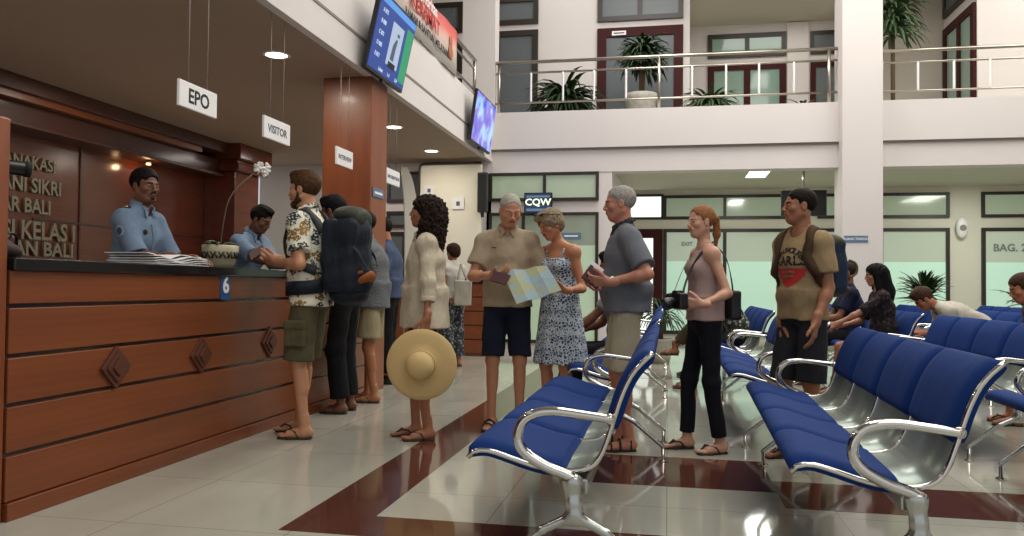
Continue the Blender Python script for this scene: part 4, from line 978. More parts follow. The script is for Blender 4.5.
def make_bench(n=4):
    root = thing('airport_bench', 'x', 'bench'); L = n*PITCH
    for i in range(n):
        y0 = i*PITCH; g = .006
        obj('seat_shell', pad_mesh(.02, .97, y0+.01, y0+PITCH-.01, .004, .008, 30, 2, 30), tp.m, root, True)
        obj('seat_pad', pad_mesh(0.0, .40, y0+g, y0+PITCH-g, .034, .022), M['blue'], root, True)
        obj('back_pad', pad_mesh(.66, 1.0, y0+g, y0+PITCH-g, .030, .026), M['blue'], root, True)
    for i in range(n+1):
        y0 = i*PITCH; c = pcurve(0.0, 1.0, 34) if i in (0, n) else pcurve(.02, .7, 28)
        obj('side_rail', tube(BM(), [(x, y0, z) for x, z in c], .0095 if i in (0, n) else .0085, 10), M['chrome'], root, True)
    obj('beam', box(BM(), -.04, .04, .03, L-.03, .345, .40), M['castal'], root, bevel=.008)
    for y in (0.0, L):
        yy = y-.035 if y == 0 else y+.035
        arm = smoothpts([(.12, yy, .622), (.03, yy, .632), (-.09, yy, .645), (-.175, yy, .62), (-.205, yy, .555), (-.185, yy, .498), (-.10, yy, .448), (-.02, yy, .425), (.01, yy, .40)], 2)
        ao = obj('armrest', tube(BM(), arm, [.0145+.005*min(1, i/len(arm)*1.5) for i in range(len(arm))], 12), M['chrome'], root, True)
        obj('arm_joint', tube(BM(), [(.118, yy-.01, .622), (.118, yy+.02*(1 if y == 0 else -1)*1.5, .622)], .018, 12), M['chrome'], ao, True)
        f = F(); f.ecap((-.01, yy, .41), (0, yy, .31), (.036, .02), (.022, .02), (1, 0, 0), k=.02)
        f.ecap((0, yy, .33), (0, yy, .27), (.026, .02), (.03, .02), (1, 0, 0), k=.02)
        for q in (-1, 1):
            f.cap((0, yy, .29), (q*.11, yy, .235), .018, .015, k=.02); f.cap((q*.11, yy, .235), (q*.29, yy, .085), .015, .013, k=.01)
        f.cap((0, yy, .40), (0, yy+(.07 if y == 0 else -.07), .375), .02, k=.02)
        lg = fobj('leg', f, .007, M['castal'], root)
        for q in (-1, 1):
            fb = BM(); lathe(fb, [(.030, 0), (.030, .008), (.012, .016), (.012, .085), (.006, .09)], 14, (q*.285, yy, 0)); o = obj('foot', fb, M['chrome'], lg, True)
    return root
b0 = make_bench()
rows_ = [(-.31, 2.78, 'nearest blue bench left of the aisle with chrome arm loop'), (.79, 2.80, 'large blue bench in the right foreground with chrome arms and perforated steel seat'),
         (-.31, 5.68, 'blue bench directly behind the nearest left bench beside the grey polo man'), (.80, 5.64, 'blue bench in line behind the large foreground bench, ahead of the tan shirt man'),
         (2.15, 2.75, 'blue bench cut by the right edge of the frame, nearest of its row'), (2.15, 5.55, 'blue bench behind the big foreground bench with its seat backs crossing the right side'),
         (-.31, 8.50, 'far blue bench in the left row behind the grey polo man'), (.80, 8.45, 'blue bench where the floral shirt person sits'), (2.15, 8.3, 'blue bench where the long haired woman sits'),
         (3.25, 5.5, 'blue bench in the fourth row at the right edge of the frame'), (3.25, 8.25, 'blue bench in the fourth row where the white shirted person bends over'), (4.4, 8.25, 'blue bench in the fifth row near the right edge'),
         (3.25, 11.0, 'blue bench far back in the fourth row before the frosted windows'), (2.15, 10.9, 'blue bench far back in the third row beside the white pillar'), (4.4, 11.0, 'blue bench far back in the fifth row under the spiky plant')]
for i, (x, y, lb) in enumerate(rows_):
    o = b0 if i == 0 else copy_tree(b0)
    o.location = (x, y, 0); o.rotation_euler = (0, 0, -.030 if x == .79 else 0); o['label'] = lb; o['group'] = 'blue waiting benches in rows'

# ------------------------------------------------------------------ people and what they wear or hold
from mathutils.bvhtree import BVHTree
def bvh(o): me = o.data; return BVHTree.FromPolygons([v.co.copy() for v in me.vertices], [tuple(p.vertices) for p in me.polygons])
def ribbon_on(name, B, pts, w, th, m, parent, off=.004, it=2, snap=True):
    out = []
    for p in smoothpts(pts, it):
        h = B.find_nearest(Vector(p)); n = np.array(h[1])
        out.append((np.array(h[0])+n*(off+th/2) if snap else p, n))
    q = [(sum(out[max(0, min(len(out)-1, i+k))][0] for k in (-1, 0, 1))/3, sum(out[max(0, min(len(out)-1, i+k))][1] for k in (-1, 0, 1))/3) for i in range(len(out))]
    return strap_tube(name, q, w, th, m, parent, it=0)
def decal(name, me_o, B, parent, x0, z0, yaw=0, off=.003):
    """press a flat mesh (xy plane) onto the front of a garment"""
    me = me_o.data; c, s = math.cos(yaw), math.sin(yaw)
    for v in me.vertices:
        x, z = -v.co.x-x0, v.co.y+z0; d = v.co.z
        o = Vector((x*c-1*-s*0, x*s, z)) ; o = Vector((x*c, x*s, z))+Vector((-s, c, 0))*1.0; h = B.ray_cast(o, Vector((s, -c, 0)))
        v.co = (h[0]+Vector((-s, c, 0))*(off+d)) if h[0] else Vector((x*c, x*s, z))
    me_o.parent = parent; me_o.name = name; return me_o
def textd(s, size, m, sx=1): return text('t', s, size, m, Matrix.Identity(4), None, .001, sx)
def discd(pts, m):
    bm = BM(); g = bmesh.ops.create_grid(bm, x_segments=24, y_segments=24, size=.5)
    xs_ = [p[0] for p in pts]; ys_ = [p[1] for p in pts]; x0, x1, y0, y1 = min(xs_), max(xs_), min(ys_), max(ys_)
    for v in bm.verts: v.co = (x0+(v.co.x+.5)*(x1-x0), y0+(v.co.y+.5)*(y1-y0), 0)
    def inside(x, y):
        r = False
        for (ax, ay), (bx, by) in zip(pts, pts[1:]+pts[:1]):
            if (ay > y) != (by > y) and x < (bx-ax)*(y-ay)/(by-ay)+ax: r = not r
        return r
    dead = [f for f in bm.faces if not inside(*f.calc_center_median()[:2])]; bmesh.ops.delete(bm, geom=dead, context='FACES')
    bmesh.ops.solidify(bm, geom=bm.faces[:], thickness=.001)
    return obj('t', bm, m)
W3 = lambda x, y, z: (x, y, z)
def pattern(name, base, stops, scale, thr=.5, dist=1.5, rough=.8, sc=(1, 1, 1)):
    t = NT(name); v = t.coord(sc); ns = t.n('ShaderNodeTexNoise'); ns.inputs['Scale'].default_value = scale*1.3; t.l(v, ns.inputs['Vector'])
    ad = t.n('ShaderNodeVectorMath', operation='MULTIPLY_ADD'); t.l(ns.outputs['Color'], ad.inputs[0]); ad.inputs[1].default_value = (dist/scale,)*3; t.l(v, ad.inputs[2])
    vo = t.n('ShaderNodeTexVoronoi'); vo.inputs['Scale'].default_value = scale; t.l(ad.outputs[0], vo.inputs['Vector'])
    sp = t.n('ShaderNodeSeparateColor'); t.l(vo.outputs['Color'], sp.inputs[0])
    c = t.ramp(sp.outputs[0], stops, 'CONSTANT'); lt = t.n('ShaderNodeMath', operation='LESS_THAN'); t.l(vo.outputs['Distance'], lt.inputs[0]); lt.inputs[1].default_value = thr
    n2 = t.noise(t.coord(), scale*6, 2); gt = t.n('ShaderNodeMath', operation='GREATER_THAN'); t.l(n2, gt.inputs[0]); gt.inputs[1].default_value = .42
    mu = t.n('ShaderNodeMath', operation='MULTIPLY'); t.l(lt.outputs[0], mu.inputs[0]); t.l(gt.outputs[0], mu.inputs[1])
    t.l(t.mix(mu.outputs[0], base, c), t.b.inputs['Base Color']); t.b.inputs['Roughness'].default_value = rough; t.b.inputs['Specular IOR Level'].default_value = .2
    t.bump(t.noise(t.coord(), 14, 4), .4, .03); return t.m
hawaii = pattern('tropical print cotton', 'dcd8c4', [(0, '2c3442'), (.25, '7a5c30'), (.48, '5c6460'), (.62, '3c4c60'), (.8, '8c6a38')], 12, .52, 1.6)
floral = pattern('floral print cotton', '30362e', [(0, 'a8aa9c'), (.5, '7a8478')], 26, .42, 1.2)
skirtm = pattern('grey patterned fabric', '2e3134', [(0, '8c8e90'), (.6, '585c60')], 30, .40, 1.5)
darkpat = pattern('dark patterned blouse', '1a1618', [(0, '4a3634'), (.5, '342c34')], 30, .45, 1.2)
def dressmat():
    t = NT('blue white printed dress'); v = t.coord((1, 1, 1)); vo = t.n('ShaderNodeTexVoronoi', feature='DISTANCE_TO_EDGE'); vo.inputs['Scale'].default_value = 46
    ns = t.n('ShaderNodeTexNoise'); ns.inputs['Scale'].default_value = 30; t.l(v, ns.inputs['Vector']); ad = t.n('ShaderNodeVectorMath', operation='MULTIPLY_ADD'); t.l(ns.outputs['Color'], ad.inputs[0]); ad.inputs[1].default_value = (.03,)*3; t.l(v, ad.inputs[2]); t.l(ad.outputs[0], vo.inputs['Vector'])
    sp = t.n('ShaderNodeSeparateXYZ'); t.l(v, sp.inputs[0]); wv = t.n('ShaderNodeMath', operation='SINE'); mz = t.n('ShaderNodeMath', operation='MULTIPLY'); t.l(sp.outputs['Z'], mz.inputs[0]); mz.inputs[1].default_value = 62; t.l(mz.outputs[0], wv.inputs[0])
    th = t.n('ShaderNodeMath', operation='MULTIPLY_ADD'); t.l(wv.outputs[0], th.inputs[0]); th.inputs[1].default_value = .05; th.inputs[2].default_value = .15
    gt = t.n('ShaderNodeMath', operation='GREATER_THAN'); t.l(vo.outputs['Distance'], gt.inputs[0]); t.l(th.outputs[0], gt.inputs[1])
    t.l(t.mix(gt.outputs[0], 'b8c2c8', '26345a'), t.b.inputs['Base Color']); t.b.inputs['Roughness'].default_value = .85; return t.m
def plaid(name, a, b, sc=60):
    t = NT(name); ch_ = t.n('ShaderNodeTexChecker'); ch_.inputs['Scale'].default_value = sc; ch_.inputs['Color1'].default_value = lin(a); ch_.inputs['Color2'].default_value = lin(b); t.l(t.coord(), ch_.inputs['Vector']); t.l(ch_.outputs['Color'], t.b.inputs['Base Color']); t.b.inputs['Roughness'].default_value = .85; t.bump(t.noise(t.coord(), 14, 4), .4, .03); return t.m
def strawm(name='woven straw'):
    t = NT(name); w = t.n('ShaderNodeTexWave', wave_type='RINGS', rings_direction='Z'); w.inputs['Scale'].default_value = 42; w.inputs['Distortion'].default_value = .4; t.l(t.coord(), w.inputs['Vector'])
    t.l(t.mix(w.outputs['Fac'], 'bea066', 'd8bc86'), t.b.inputs['Base Color']); t.b.inputs['Roughness'].default_value = .8; t.bump(w.outputs['Fac'], .3, .003); return t.m
soleb = mat('brown sandal', '2e2018', .7); soled = mat('dark sandal', '1a1614', .7)
LIGHT = 'b5825f'; TAN = 'a06c4a'; BROWN = '7c4e34'; DARK = '6a4430'

# --- 1 the man with the big rucksack
L0 = (-2.47, 5.28)
J = person('man in a tropical print shirt and olive cargo shorts with a big navy rucksack', L0, PI/2, 1.86, True, 1.02, 'ba8866', 'short', .014, ('2c1c12', '5a3e26'), lean=(1, 6), head=(0, -4, 0),
    armL=(PY(277, 261, 5.12), PY(324, 272, 4.85)), armR=(PY(277, 259, 5.42), PY(318, 275, 5.75)), handL=dict(d=(-1, .35, .1), n=(0, .6, .8), t=(0, .2, 1), curl=.55), handR=dict(d=(-1, -.2, .1), n=(0, -.6, .8), t=(0, 0, 1), curl=.55),
    feetL=(-.09, .0, 8), feetR=(.09, .12, -6), beard=True)
sh = shirt(J, hawaii, 'shirt', hem=-.10, sleeve=.72, loose=.030, sloose=.026, open_neck=.075, vneck=.05, collar=hawaii, amp=.005)
olive = cloth('olive cotton', '54503a'); so = legsw(J, olive, 'cargo_shorts', .98, .108, .112, .10, .005)
J1 = J; R_ = J['root']; B = bvh(so); j = J['L']
f = F(); kc = j['hp']*.42+j['kn']*.58; f.rbox(kc+A3(-.115, -.01, .0), (.012, .065, .075), .01); f.rbox(kc+A3(-.122, -.01, .065), (.014, .07, .022), .008); f.disp = folds(.002, 60); fobj('cargo_pocket', f, .007, olive, R_)
sandals(J, soleb)
pk = thing('backpack', 'big navy blue trekking backpack with grey lid and orange base panel', 'backpack', (L0[0], L0[1], 0), PI/2)
navy = cloth('navy nylon', '1c222c', .6, .6); gry = cloth('grey green nylon', '3c4038', .6); org = cloth('orange nylon', '8a5028', .6); blk = mat('black webbing', '141518', .7)
f = F(); f.rbox((0, -.255, 1.27), (.125, .075, .21), .05, k=.04); f.ell((0, -.34, 1.16), (.14, .10, .19), k=.06); f.ell((0, -.30, 1.42), (.145, .12, .13), k=.06); f.disp = folds(.007, 34, 2); fobj('main_bag', f, .009, navy, pk)
f = F(); f.ell((0, -.285, 1.56), (.135, .125, .062), k=.03); f.cap((-.08, -.36, 1.52), (.08, -.36, 1.52), .045, k=.04); f.disp = folds(.005, 40); fobj('lid', f, .009, gry, pk)
f = F(); f.ell((0, -.375, 1.12), (.125, .075, .12), k=.03); f.disp = folds(.004, 40); fobj('front_pocket', f, .009, navy, pk)
f = F(); f.ell((0, -.335, 1.09), (.150, .140, .070), [[1, 0, 0], [0, .9, .43], [0, -.43, .9]], k=.02); fobj('base_panel', f, .009, org, pk)
f = F(); f.ell((0, -.28, 1.0), (.145, .135, .075), k=.02); fobj('bottom', f, .009, navy, pk)
for sg in (-1, 1):
    strap_tube('side_strap', [((sg*.145, -.16, 1.50), (sg, 0, 0)), ((sg*.158, -.28, 1.38), (sg, 0, 0)), ((sg*.155, -.40, 1.30), (sg, -.5, 0)), ((sg*.12, -.44, 1.20), (0, -1, 0))], .022, .004, blk, pk)
    strap_tube('side_strap', [((sg*.14, -.15, 1.15), (sg, 0, 0)), ((sg*.160, -.30, 1.12), (sg, 0, 0)), ((sg*.13, -.43, 1.16), (sg, -.5, 0))], .022, .004, org, pk)
    Bs = bvh(sh); s_ = J['s']; q = 'R' if sg > 0 else 'L'; S = J[q]['sh']
    ribbon_on('shoulder_strap', Bs, [(sg*.12, -.16, 1.44), (sg*.115, -.10, 1.56), (sg*.11, .0, 1.62), (sg*.115, .10, 1.52), (sg*.13, .15, 1.40), (sg*.16, .14, 1.28), (sg*.20, .03, 1.20), (sg*.18, -.12, 1.16)], .062, .016, blk, pk, off=.002)
Bs = bvh(sh)
ribbon_on('hip_belt', Bs, [(.12, -.16, 1.06), (.2, -.05, 1.05), (.2, .08, 1.04), (.08, .18, 1.03), (0, .2, 1.03), (-.08, .18, 1.03), (-.2, .08, 1.04), (-.2, -.05, 1.05), (-.12, -.16, 1.06)], .095, .020, navy, pk, off=.003)
tb = tag(obj('passport', box(BM(), -.055, .055, -.075, .075, -.008, .008), M['leather'], None, bevel=.002), 'dark passport wallet held over the counter by the rucksack man', 'passport')
tb.location = PY(257, 253, 5.27); tb.rotation_euler = (.5, -.6, .3)

# --- 2 curly haired woman
LIN = cloth('natural linen', 'bcb09a', .9, .9)
J = person('woman with long dark curly hair in a beige linen shirt holding a straw hat', (-1.68, 5.42), math.radians(112), 1.69, False, 1.10, '9a6648', 'curly', 0, ('120c0a', '2c1c14'), lean=(-1, 2), head=(-14, 6, 0),
    armL=(PY(427, 322, 5.13), PY(447, 290, 5.0)), handL=dict(d=(-.15, -.1, -1), n=(-.6, .8, 0), t=(-1, 0, 0), curl=.35), armR=(PY(425, 325, 5.68), PY(445, 290, 5.8)), feetL=(-.08, -.02, 5), feetR=(.08, .05, -5))
shirt(J, LIN, 'linen_shirt', hem=-.16, sleeve=1.45, loose=.028, sloose=.026, open_neck=.08, vneck=.08, collar=LIN, cuff=LIN, amp=.006, flare=.045, ph=2)
legsw(J, cloth('dark brown cotton', '2e211a'), 'shorts', .42, .095, .098, .05)
sandals(J, soleb)
ht_ = thing('sun_hat', 'wide brimmed straw sun hat with domed crown held against her leg', 'hat', PY(421, 365, 5.07)); ht_.rotation_euler = (PI/2+.03, -.08, .12)
M['straw'] = strawm(); bm = BM(); prof = [(.002, .115), (.03, .114), (.062, .104), (.083, .082), (.092, .05), (.096, .018), (.108, .006), (.15, .0), (.20, -.006), (.232, -.016), (.236, -.020), (.232, -.024), (.20, -.013), (.15, -.007), (.105, -.002), (.09, .014), (.085, .05), (.076, .078), (.058, .098), (.03, .107), (.002, .108)]
lathe(bm, prof, 56); obj('hat_body', bm, M['straw'], ht_, True)
obj('hat_band', lathe(BM(), [(.0965, .012), (.0985, .014), (.0955, .038), (.093, .038)], 56), mat('tan band', 'a88a58', .8), ht_, True)

# --- 3 the man in khaki polo
KH = cloth('khaki pique', 'a09078')
J = person('grey haired man in a khaki polo shirt and navy shorts looking down at a map', (-1.20, 5.97), math.radians(190), 1.77, True, 1.0, 'bc8668', 'thin', .004, ('8a8478', 'b4aea2'), lean=(0, 6), head=(14, -24, 0), brow='8a7a6a',
    armR=(PY(492, 275, 5.66), PY(462, 290, 5.85)), handR=dict(d=(.9, -.5, .05), n=(0, .3, .9), t=(.2, 0, 1), curl=.5), armL=(PY(537, 286, 5.78), PY(548, 300, 5.9)), handL=dict(d=(-.8, -.5, .1), n=(0, 0, 1), curl=.5), feetL=(-.10, .0, 6), feetR=(.11, .05, -10), belly=.03)
s3 = shirt(J, KH, 'polo_shirt', hem=-.06, sleeve=.70, loose=.022, sloose=.030, open_neck=.062, vneck=.05, collar=KH, amp=.0035, ph=1)
decal('chest_logo', textd('~', .05, M['signtext'], 1.3), bvh(s3), s3, -.085 if False else -.10, 1.36)
bt = discd([(-.012, -.06), (.012, -.06), (.012, .05), (-.012, .05)], KH); decal('placket', bt, bvh(s3), s3, 0, 1.39)
legsw(J, cloth('navy cotton', '1c2130'), 'shorts', .93, .100, .094, .08)
sandals(J, soled, 'strap')
tb = tag(obj('passport', box(BM(), -.065, .065, -.045, .045, -.006, .006), M['leather'], None, bevel=.002), 'dark red passport in the right hand of the khaki polo man', 'passport'); tb.location = PY(500, 278, 5.52); tb.rotation_euler = (.9, .25, -.2)

# --- 4 woman in printed dress
J = person('short haired woman in a blue and white printed sundress reading a map', (-.80, 6.02), math.radians(148), 1.66, False, 1.04, 'b47c5a', 'bob', 0, ('6a5a48', '9c8a70'), lean=(0, 5), head=(-16, -24, 0), brow='6a5040',
    armL=(PY(565, 290, 5.70), PY(588, 300, 5.95)), handL=dict(d=(-.9, -.35, .15), n=(-.1, .5, .8), t=(0, 0, 1), curl=.5), armR=(PY(528, 292, 5.78), PY(532, 306, 5.95)), handR=dict(d=(-.3, -.9, .2), n=(0, 0, 1), curl=.5), feetL=(-.08, 0, 5), feetR=(.08, .04, -5), bust=.012)
DR = dressmat(); s = J['s']; P = J['P']; f = F()
f.ecap(A3(0, -.005, .50), P+A3(0, 0, .16), (.226, .185), (.146, .112), J['hside'], flat=True, k=.03)
f.ecap(P+A3(0, 0, .15), J['ch']+J['up']*.04, (.130, .098), (.142*1.03, .108), J['side'], k=.04)
for q in (-1, 1): f.ell(J['ch']+J['fw']*.07+J['side']*q*.06+J['up']*.012, (.062, .062, .058), k=.04)
f.plane(J['ch']+J['up']*.065, J['up']); f.cap(J['ch']+J['up']*.12+J['fw']*.12, J['ch']+J['up']*.03+J['fw']*.16, .05, .015, k=.01, op='s')
f.disp = lambda X, Y, Z: .007*np.sin(np.arctan2(X, Y)*9+2*np.sin(Z*7))*np.clip((1.12-Z)*1.6, 0, 1)
s4 = fobj('dress', f, .008, DR, J['root'])
Bb = bvh(J['body'])
for q in (-1, 1): ribbon_on('dress_strap', Bb, [J['ch']+J['fw']*.12+J['side']*q*.075+J['up']*.05, J['ch']+J['fw']*.08+J['side']*q*.085+J['up']*.12, J['nb']+J['side']*q*.085-J['up']*.02, J['ch']-J['fw']*.1+J['side']*q*.07+J['up']*.08], .016, .004, DR, J['root'], off=.001)
f = F(); w0 = P+A3(0, 0, .16); f.ecap(w0-A3(0, 0, .008), w0+A3(0, 0, .008), (.136, .104), (.136, .104), J['hside'], k=.01); fobj('waist_tie', f, .007, mat('navy cord', '1c2440', .8), J['root'])
sandals(J, soleb)
def fitted(J, name, f, res, m): return fobj(name, f, res, m, J['root'], lambda V: J['toW'](V))
f = F(); 
for q in (-1, 1): f.ell((q*.036, .075, .118), (.030, .022, .007), k=.006)
f.cap((-.07, .03, .115), (.07, .03, .115), .004); f.cap((-.07, .06, .115), (-.1, -.06, .06), .0035); f.cap((.07, .06, .115), (.1, -.06, .06), .0035)
fitted(J, 'sunglasses', f, .004, M['black'])
f = F(); w_ = J['L']['wr']; f.ecap(w_-J['L']['hdir']*.012, w_+J['L']['hdir']*.0, (.027, .024), (.027, .024), J['L']['thd'], flat=True); fobj('bracelet', f, .004, mat('silver', 'c8c8c8', .2, 1), J['root'])
# the map
mp = thing('map', 'large unfolded paper map in pale blue and green held between the couple', 'map', PY(531, 281, 5.52))
tm = NT('printed map'); v_ = tm.coord(); n_ = tm.noise(v_, 7, 6); tm.l(tm.ramp(n_, [(.0, '7c929c'), (.50, '8fa2a8'), (.56, '98a080'), (.62, 'a4a27c'), (.7, '8f9c90')]), tm.b.inputs['Base Color']); tm.b.inputs['Roughness'].default_value = .7
cs = [A3(*PY(u, v, y))-A3(*mp.location) for u, v, y in ((501, 269, 5.62), (546, 263, 5.62), (561, 288, 5.48), (516, 302, 5.40))]
bm = BM(); n = 16; g = [[None]*(n+1) for _ in range(n+1)]; g2 = [[None]*(n+1) for _ in range(n+1)]
nn_ = nrm(np.cross(cs[1]-cs[0], cs[3]-cs[0]))
for i in range(n+1):
    for k in range(n+1):
        a, b = i/n, k/n; p = (cs[0]*(1-a)+cs[1]*a)*(1-b)+(cs[3]*(1-a)+cs[2]*a)*b; z = .014*abs(((a*4) % 2)-1)+.008*abs(((b*2) % 2)-1)+.015*math.sin(a*3)
        g[i][k] = bm.verts.new(p+nn_*z); g2[i][k] = bm.verts.new(p+nn_*(z+.002))
for i in range(n):
    for k in range(n):
        bm.faces.new((g[i][k], g[i+1][k], g[i+1][k+1], g[i][k+1])); bm.faces.new((g2[i][k], g2[i][k+1], g2[i+1][k+1], g2[i+1][k]))
for i in range(n):
    for (p, q) in (((i, 0), (i+1, 0)), ((i+1, n), (i, n)), ((0, i+1), (0, i)), ((n, i), (n, i+1))): bm.faces.new((g[q[0]][q[1]], g[p[0]][p[1]], g2[p[0]][p[1]], g2[q[0]][q[1]]))
obj('sheet', bm, tm.m, mp)

# --- 5 man in grey polo
GP = cloth('grey melange pique', '66696f'); GC = cloth('charcoal rib', '2c2a30')
J = person('man in a grey polo shirt and stone shorts holding a passport in profile', (-.27, 5.40), math.radians(102), 1.74, True, 1.08, 'b47c64', 'thin', .007, ('78746c', 'a8a49c'), lean=(0, 4), head=(-4, -4, 0), brow='6a5a50',
    armL=(PY(609, 282, 5.12), PY(664, 292, 5.05)), handL=dict(d=(-1, .1, .05), n=(-.1, .9, .5), t=(0, 0, 1), curl=.55), armR=(PY(606, 287, 5.35), PY(640, 300, 5.75)), handR=dict(d=(-1, -.2, .0), n=(0, -.5, .8), t=(0, 0, 1), curl=.6), feetL=(-.09, .0, 6), feetR=(.10, .02, -6), belly=.03)
shirt(J, GP, 'polo_shirt', hem=-.05, sleeve=.80, loose=.026, sloose=.032, open_neck=.064, vneck=.04, collar=GC, amp=.004, ph=3)
legsw(J, cloth('stone cotton', 'a8a08a'), 'shorts', .96, .106, .108, .08, .005)
sandals(J, soled, 'strap')
w_ = J['L']['wr']; d_ = nrm(J['L']['wr']-J['L']['el']); f = F(); f.ecap(w_-d_*.030, w_-d_*.008, (.031, .028), (.031, .028), J['L']['thd'], flat=True); wo = fobj('watch', f, .004, M['chrome'], J['root'])
f = F(); f.cone(w_-d_*.02+nrm(J['L']['thd'])*.022-np.array(J['L']['hn'])*.012, w_-d_*.02+nrm(J['L']['thd'])*.030-np.array(J['L']['hn'])*.024, .016, .016); fobj('watch_dial', f, .004, M['white'], wo)
tb = tag(obj('passport', box(BM(), -.075, .055, -.008, .008, -.055, .055), M['leather'], None, bevel=.002), 'dark red passport in the hand of the man in the grey polo', 'passport'); tb.location = PY(595, 278, 5.17); tb.rotation_euler = (-.3, .65, .2)
tb = tag(obj('ticket', box(BM(), -.05, .05, -.002, .002, -.035, .05), M['paper'], None), 'white ticket slip sticking out of the passport above his hand', 'ticket'); tb.location = PY(594, 271, 5.21); tb.rotation_euler = (-.3, .65, .2)

# --- 6 girl with camera
PK = cloth('dusty pink cotton', 'a88e88', .9, .3)
J = person('young woman with a reddish ponytail in a pink sleeveless top holding a camera', (.24, 5.44), math.radians(108), 1.61, False, .97, 'c4967c', 'slick', .008, ('744628', '9c6c48'), lean=(-2, 3), head=(10, -2, 0), brow='7a5236', lips='a85a50',
    armL=(PY(702, 304, 5.12), PY(742, 304, 5.30)), handL=dict(d=(-1, .1, .08), n=(-.2, .9, .3), t=(0, 0, 1), curl=.5), armR=(PY(688, 306, 5.33), PY(705, 325, 5.8)), handR=dict(d=(-1, -.3, .1), n=(-.3, -.9, .3), t=(0, 0, 1), curl=.5), feetL=(-.09, -.07, 12), feetR=(.09, .09, -2), bust=.008)
s6 = shirt(J, PK, 'sleeveless_top', hem=-.03, loose=.012, open_neck=.075, vneck=.07, sleeveless=True, amp=.003, flare=.012)
legsw(J, cloth('dark indigo denim', '14161e'), 'trousers', 1.92, .088, .052, .04, .003, rk=.058)
sandals(J, soleb)
Bb = bvh(s6); nbv = J['nb']; cpos = A3(*PY(678, 301, 5.16)); rz = math.radians(108); c_, s_ = math.cos(rz), math.sin(rz)
lc = lambda p: A3((p[0]-.24)*c_+(p[1]-5.44)*s_, -(p[0]-.24)*s_+(p[1]-5.44)*c_, p[2])
cm = thing('camera', 'black camera with a large lens and a neck strap held by the ponytail girl', 'camera', tuple(cpos)); cm.rotation_euler = (0, .0, math.radians(122))
f = F(); f.rbox((0, 0, 0), (.062, .022, .040), .010); f.rbox((0, 0, .045), (.022, .020, .014), .008, k=.01); f.rbox((.052, .012, .0), (.014, .024, .036), .010, k=.01); fobj('camera_body', f, .004, M['black'], cm)
obj('lens', tube(BM(), [(0, .02, -.005), (0, .06, -.012), (0, .062, -.012), (0, .100, -.026)], [.033, .033, .038, .037], 24), M['black'], cm, True, .002); obj('glass', tube(BM(), [(0, .100, -.026), (0, .102, -.027)], .028, 20), mat('lens glass', '202838', .05), cm, True)
obj('dial', tube(BM(), [(.045, 0, .04), (.045, 0, .052)], .012, 14), M['black_matte'], cm, True)
hw = Matrix.Translation(cpos) @ Matrix.Rotation(math.radians(122), 4, 'Z')
tocam = lambda p: np.array(hw.inverted() @ (Matrix.Translation((.24, 5.44, 0)) @ Matrix.Rotation(rz, 4, 'Z') @ Vector(p)))
for sg in (-1, 1):
    e_ = lc(np.array(hw @ Vector((sg*.06, 0, .03)))); pts = [nbv+A3(0, -.062, .035), nbv+A3(sg*.060, -.02, .02), nbv+A3(sg*.085, .05, -.03), nbv+A3(sg*.075, .12, -.14), (nbv+A3(sg*.06, .16, -.22))*.5+e_*.5, e_]
    strap_tube('neck_strap', [(tocam(p), tocam(p+A3(sg*.3, 1, .4))-tocam(p)) for p in pts], .020, .004, blk, cm, it=3)
sb = thing('shoulder_bag', 'small black shoulder bag behind the hip of the ponytail girl', 'bag', (.24, 5.44, 0), rz)
f = F(); f.rbox((-.09, -.155, .96), (.05, .022, .08), .015); f.disp = folds(.003, 40); fobj('bag_body', f, .008, mat('black leather', '101012', .5), sb)
strap_tube('strap', [((-.12, -.15, 1.0), (0, -1, 0)), ((-.135, -.125, 1.15), (0, -1, 0)), ((-.125, -.095, 1.28), (-1, -1, 0)), ((-.095, -.03, 1.355), (0, 0, 1))], .018, .004, blk, sb)

# --- 7 man with tan shirt
TN = cloth('tan cotton', '957f5e')
J = person('dark haired man in a tan printed T-shirt and dark shorts wearing a backpack', (.84, 5.33), math.radians(128), 1.70, True, .97, '986648', 'buzz', .006, ('0e0a08', '1c1410'), lean=(0, 2), head=(-28, 2, 0), brow='120c0a',
    armL=(PY(816, 322, 5.08), PY(842, 285, 5.25)), handL=dict(d=(-.15, -.1, -1), n=(-.8, .3, 0), t=(-.6, -.6, 0), curl=.35), armR=(PY(781, 322, 5.38), PY(784, 285, 5.7)), handR=dict(d=(-.1, -.1, -1), n=(.8, .2, 0), t=(-.6, -.6, 0), curl=.35), feetL=(-.11, 0, 8), feetR=(.10, .03, -6), beard=None)
s7 = shirt(J, TN, 't_shirt', hem=-.06, sleeve=.68, loose=.018, sloose=.028, open_neck=.07, amp=.004, ph=4)
legsw(J, cloth('dark grey cotton', '26272c'), 'shorts', 1.0, .105, .108, .06, .004)
sandals(J, soled)
Bs = bvh(s7); rt = J['root']
f_ = F()
decal('chest_lettering', textd('KARLS', .082, M['signtext'], 1.05), Bs, s7, .0, 1.245)
for k, ch_ in enumerate('MANUFACTURE'):
    a = (k-5)*.165; t_ = textd(ch_, .044, M['signtext']); t_.data.transform(Matrix.Rotation(-a*.9, 4, 'Z')); decal('chest_lettering', t_, Bs, s7, .155*math.sin(a)*.78, 1.19+.125*math.cos(a)+.0)
decal('chest_print', discd([(-.115, .035), (.115, .035), (.105, -.005), (.05, -.06), (0, -.085), (-.05, -.06), (-.105, -.01)], M['red']), Bs, s7, 0, 1.165)
decal('print_lines', textd('since 1921\nharbour', .024, TN), Bs, s7, 0, 1.165, off=.006)
pk = thing('backpack', 'blue and olive daypack with brown straps on the man in the tan shirt', 'backpack', (.84, 5.33, 0), math.radians(128))
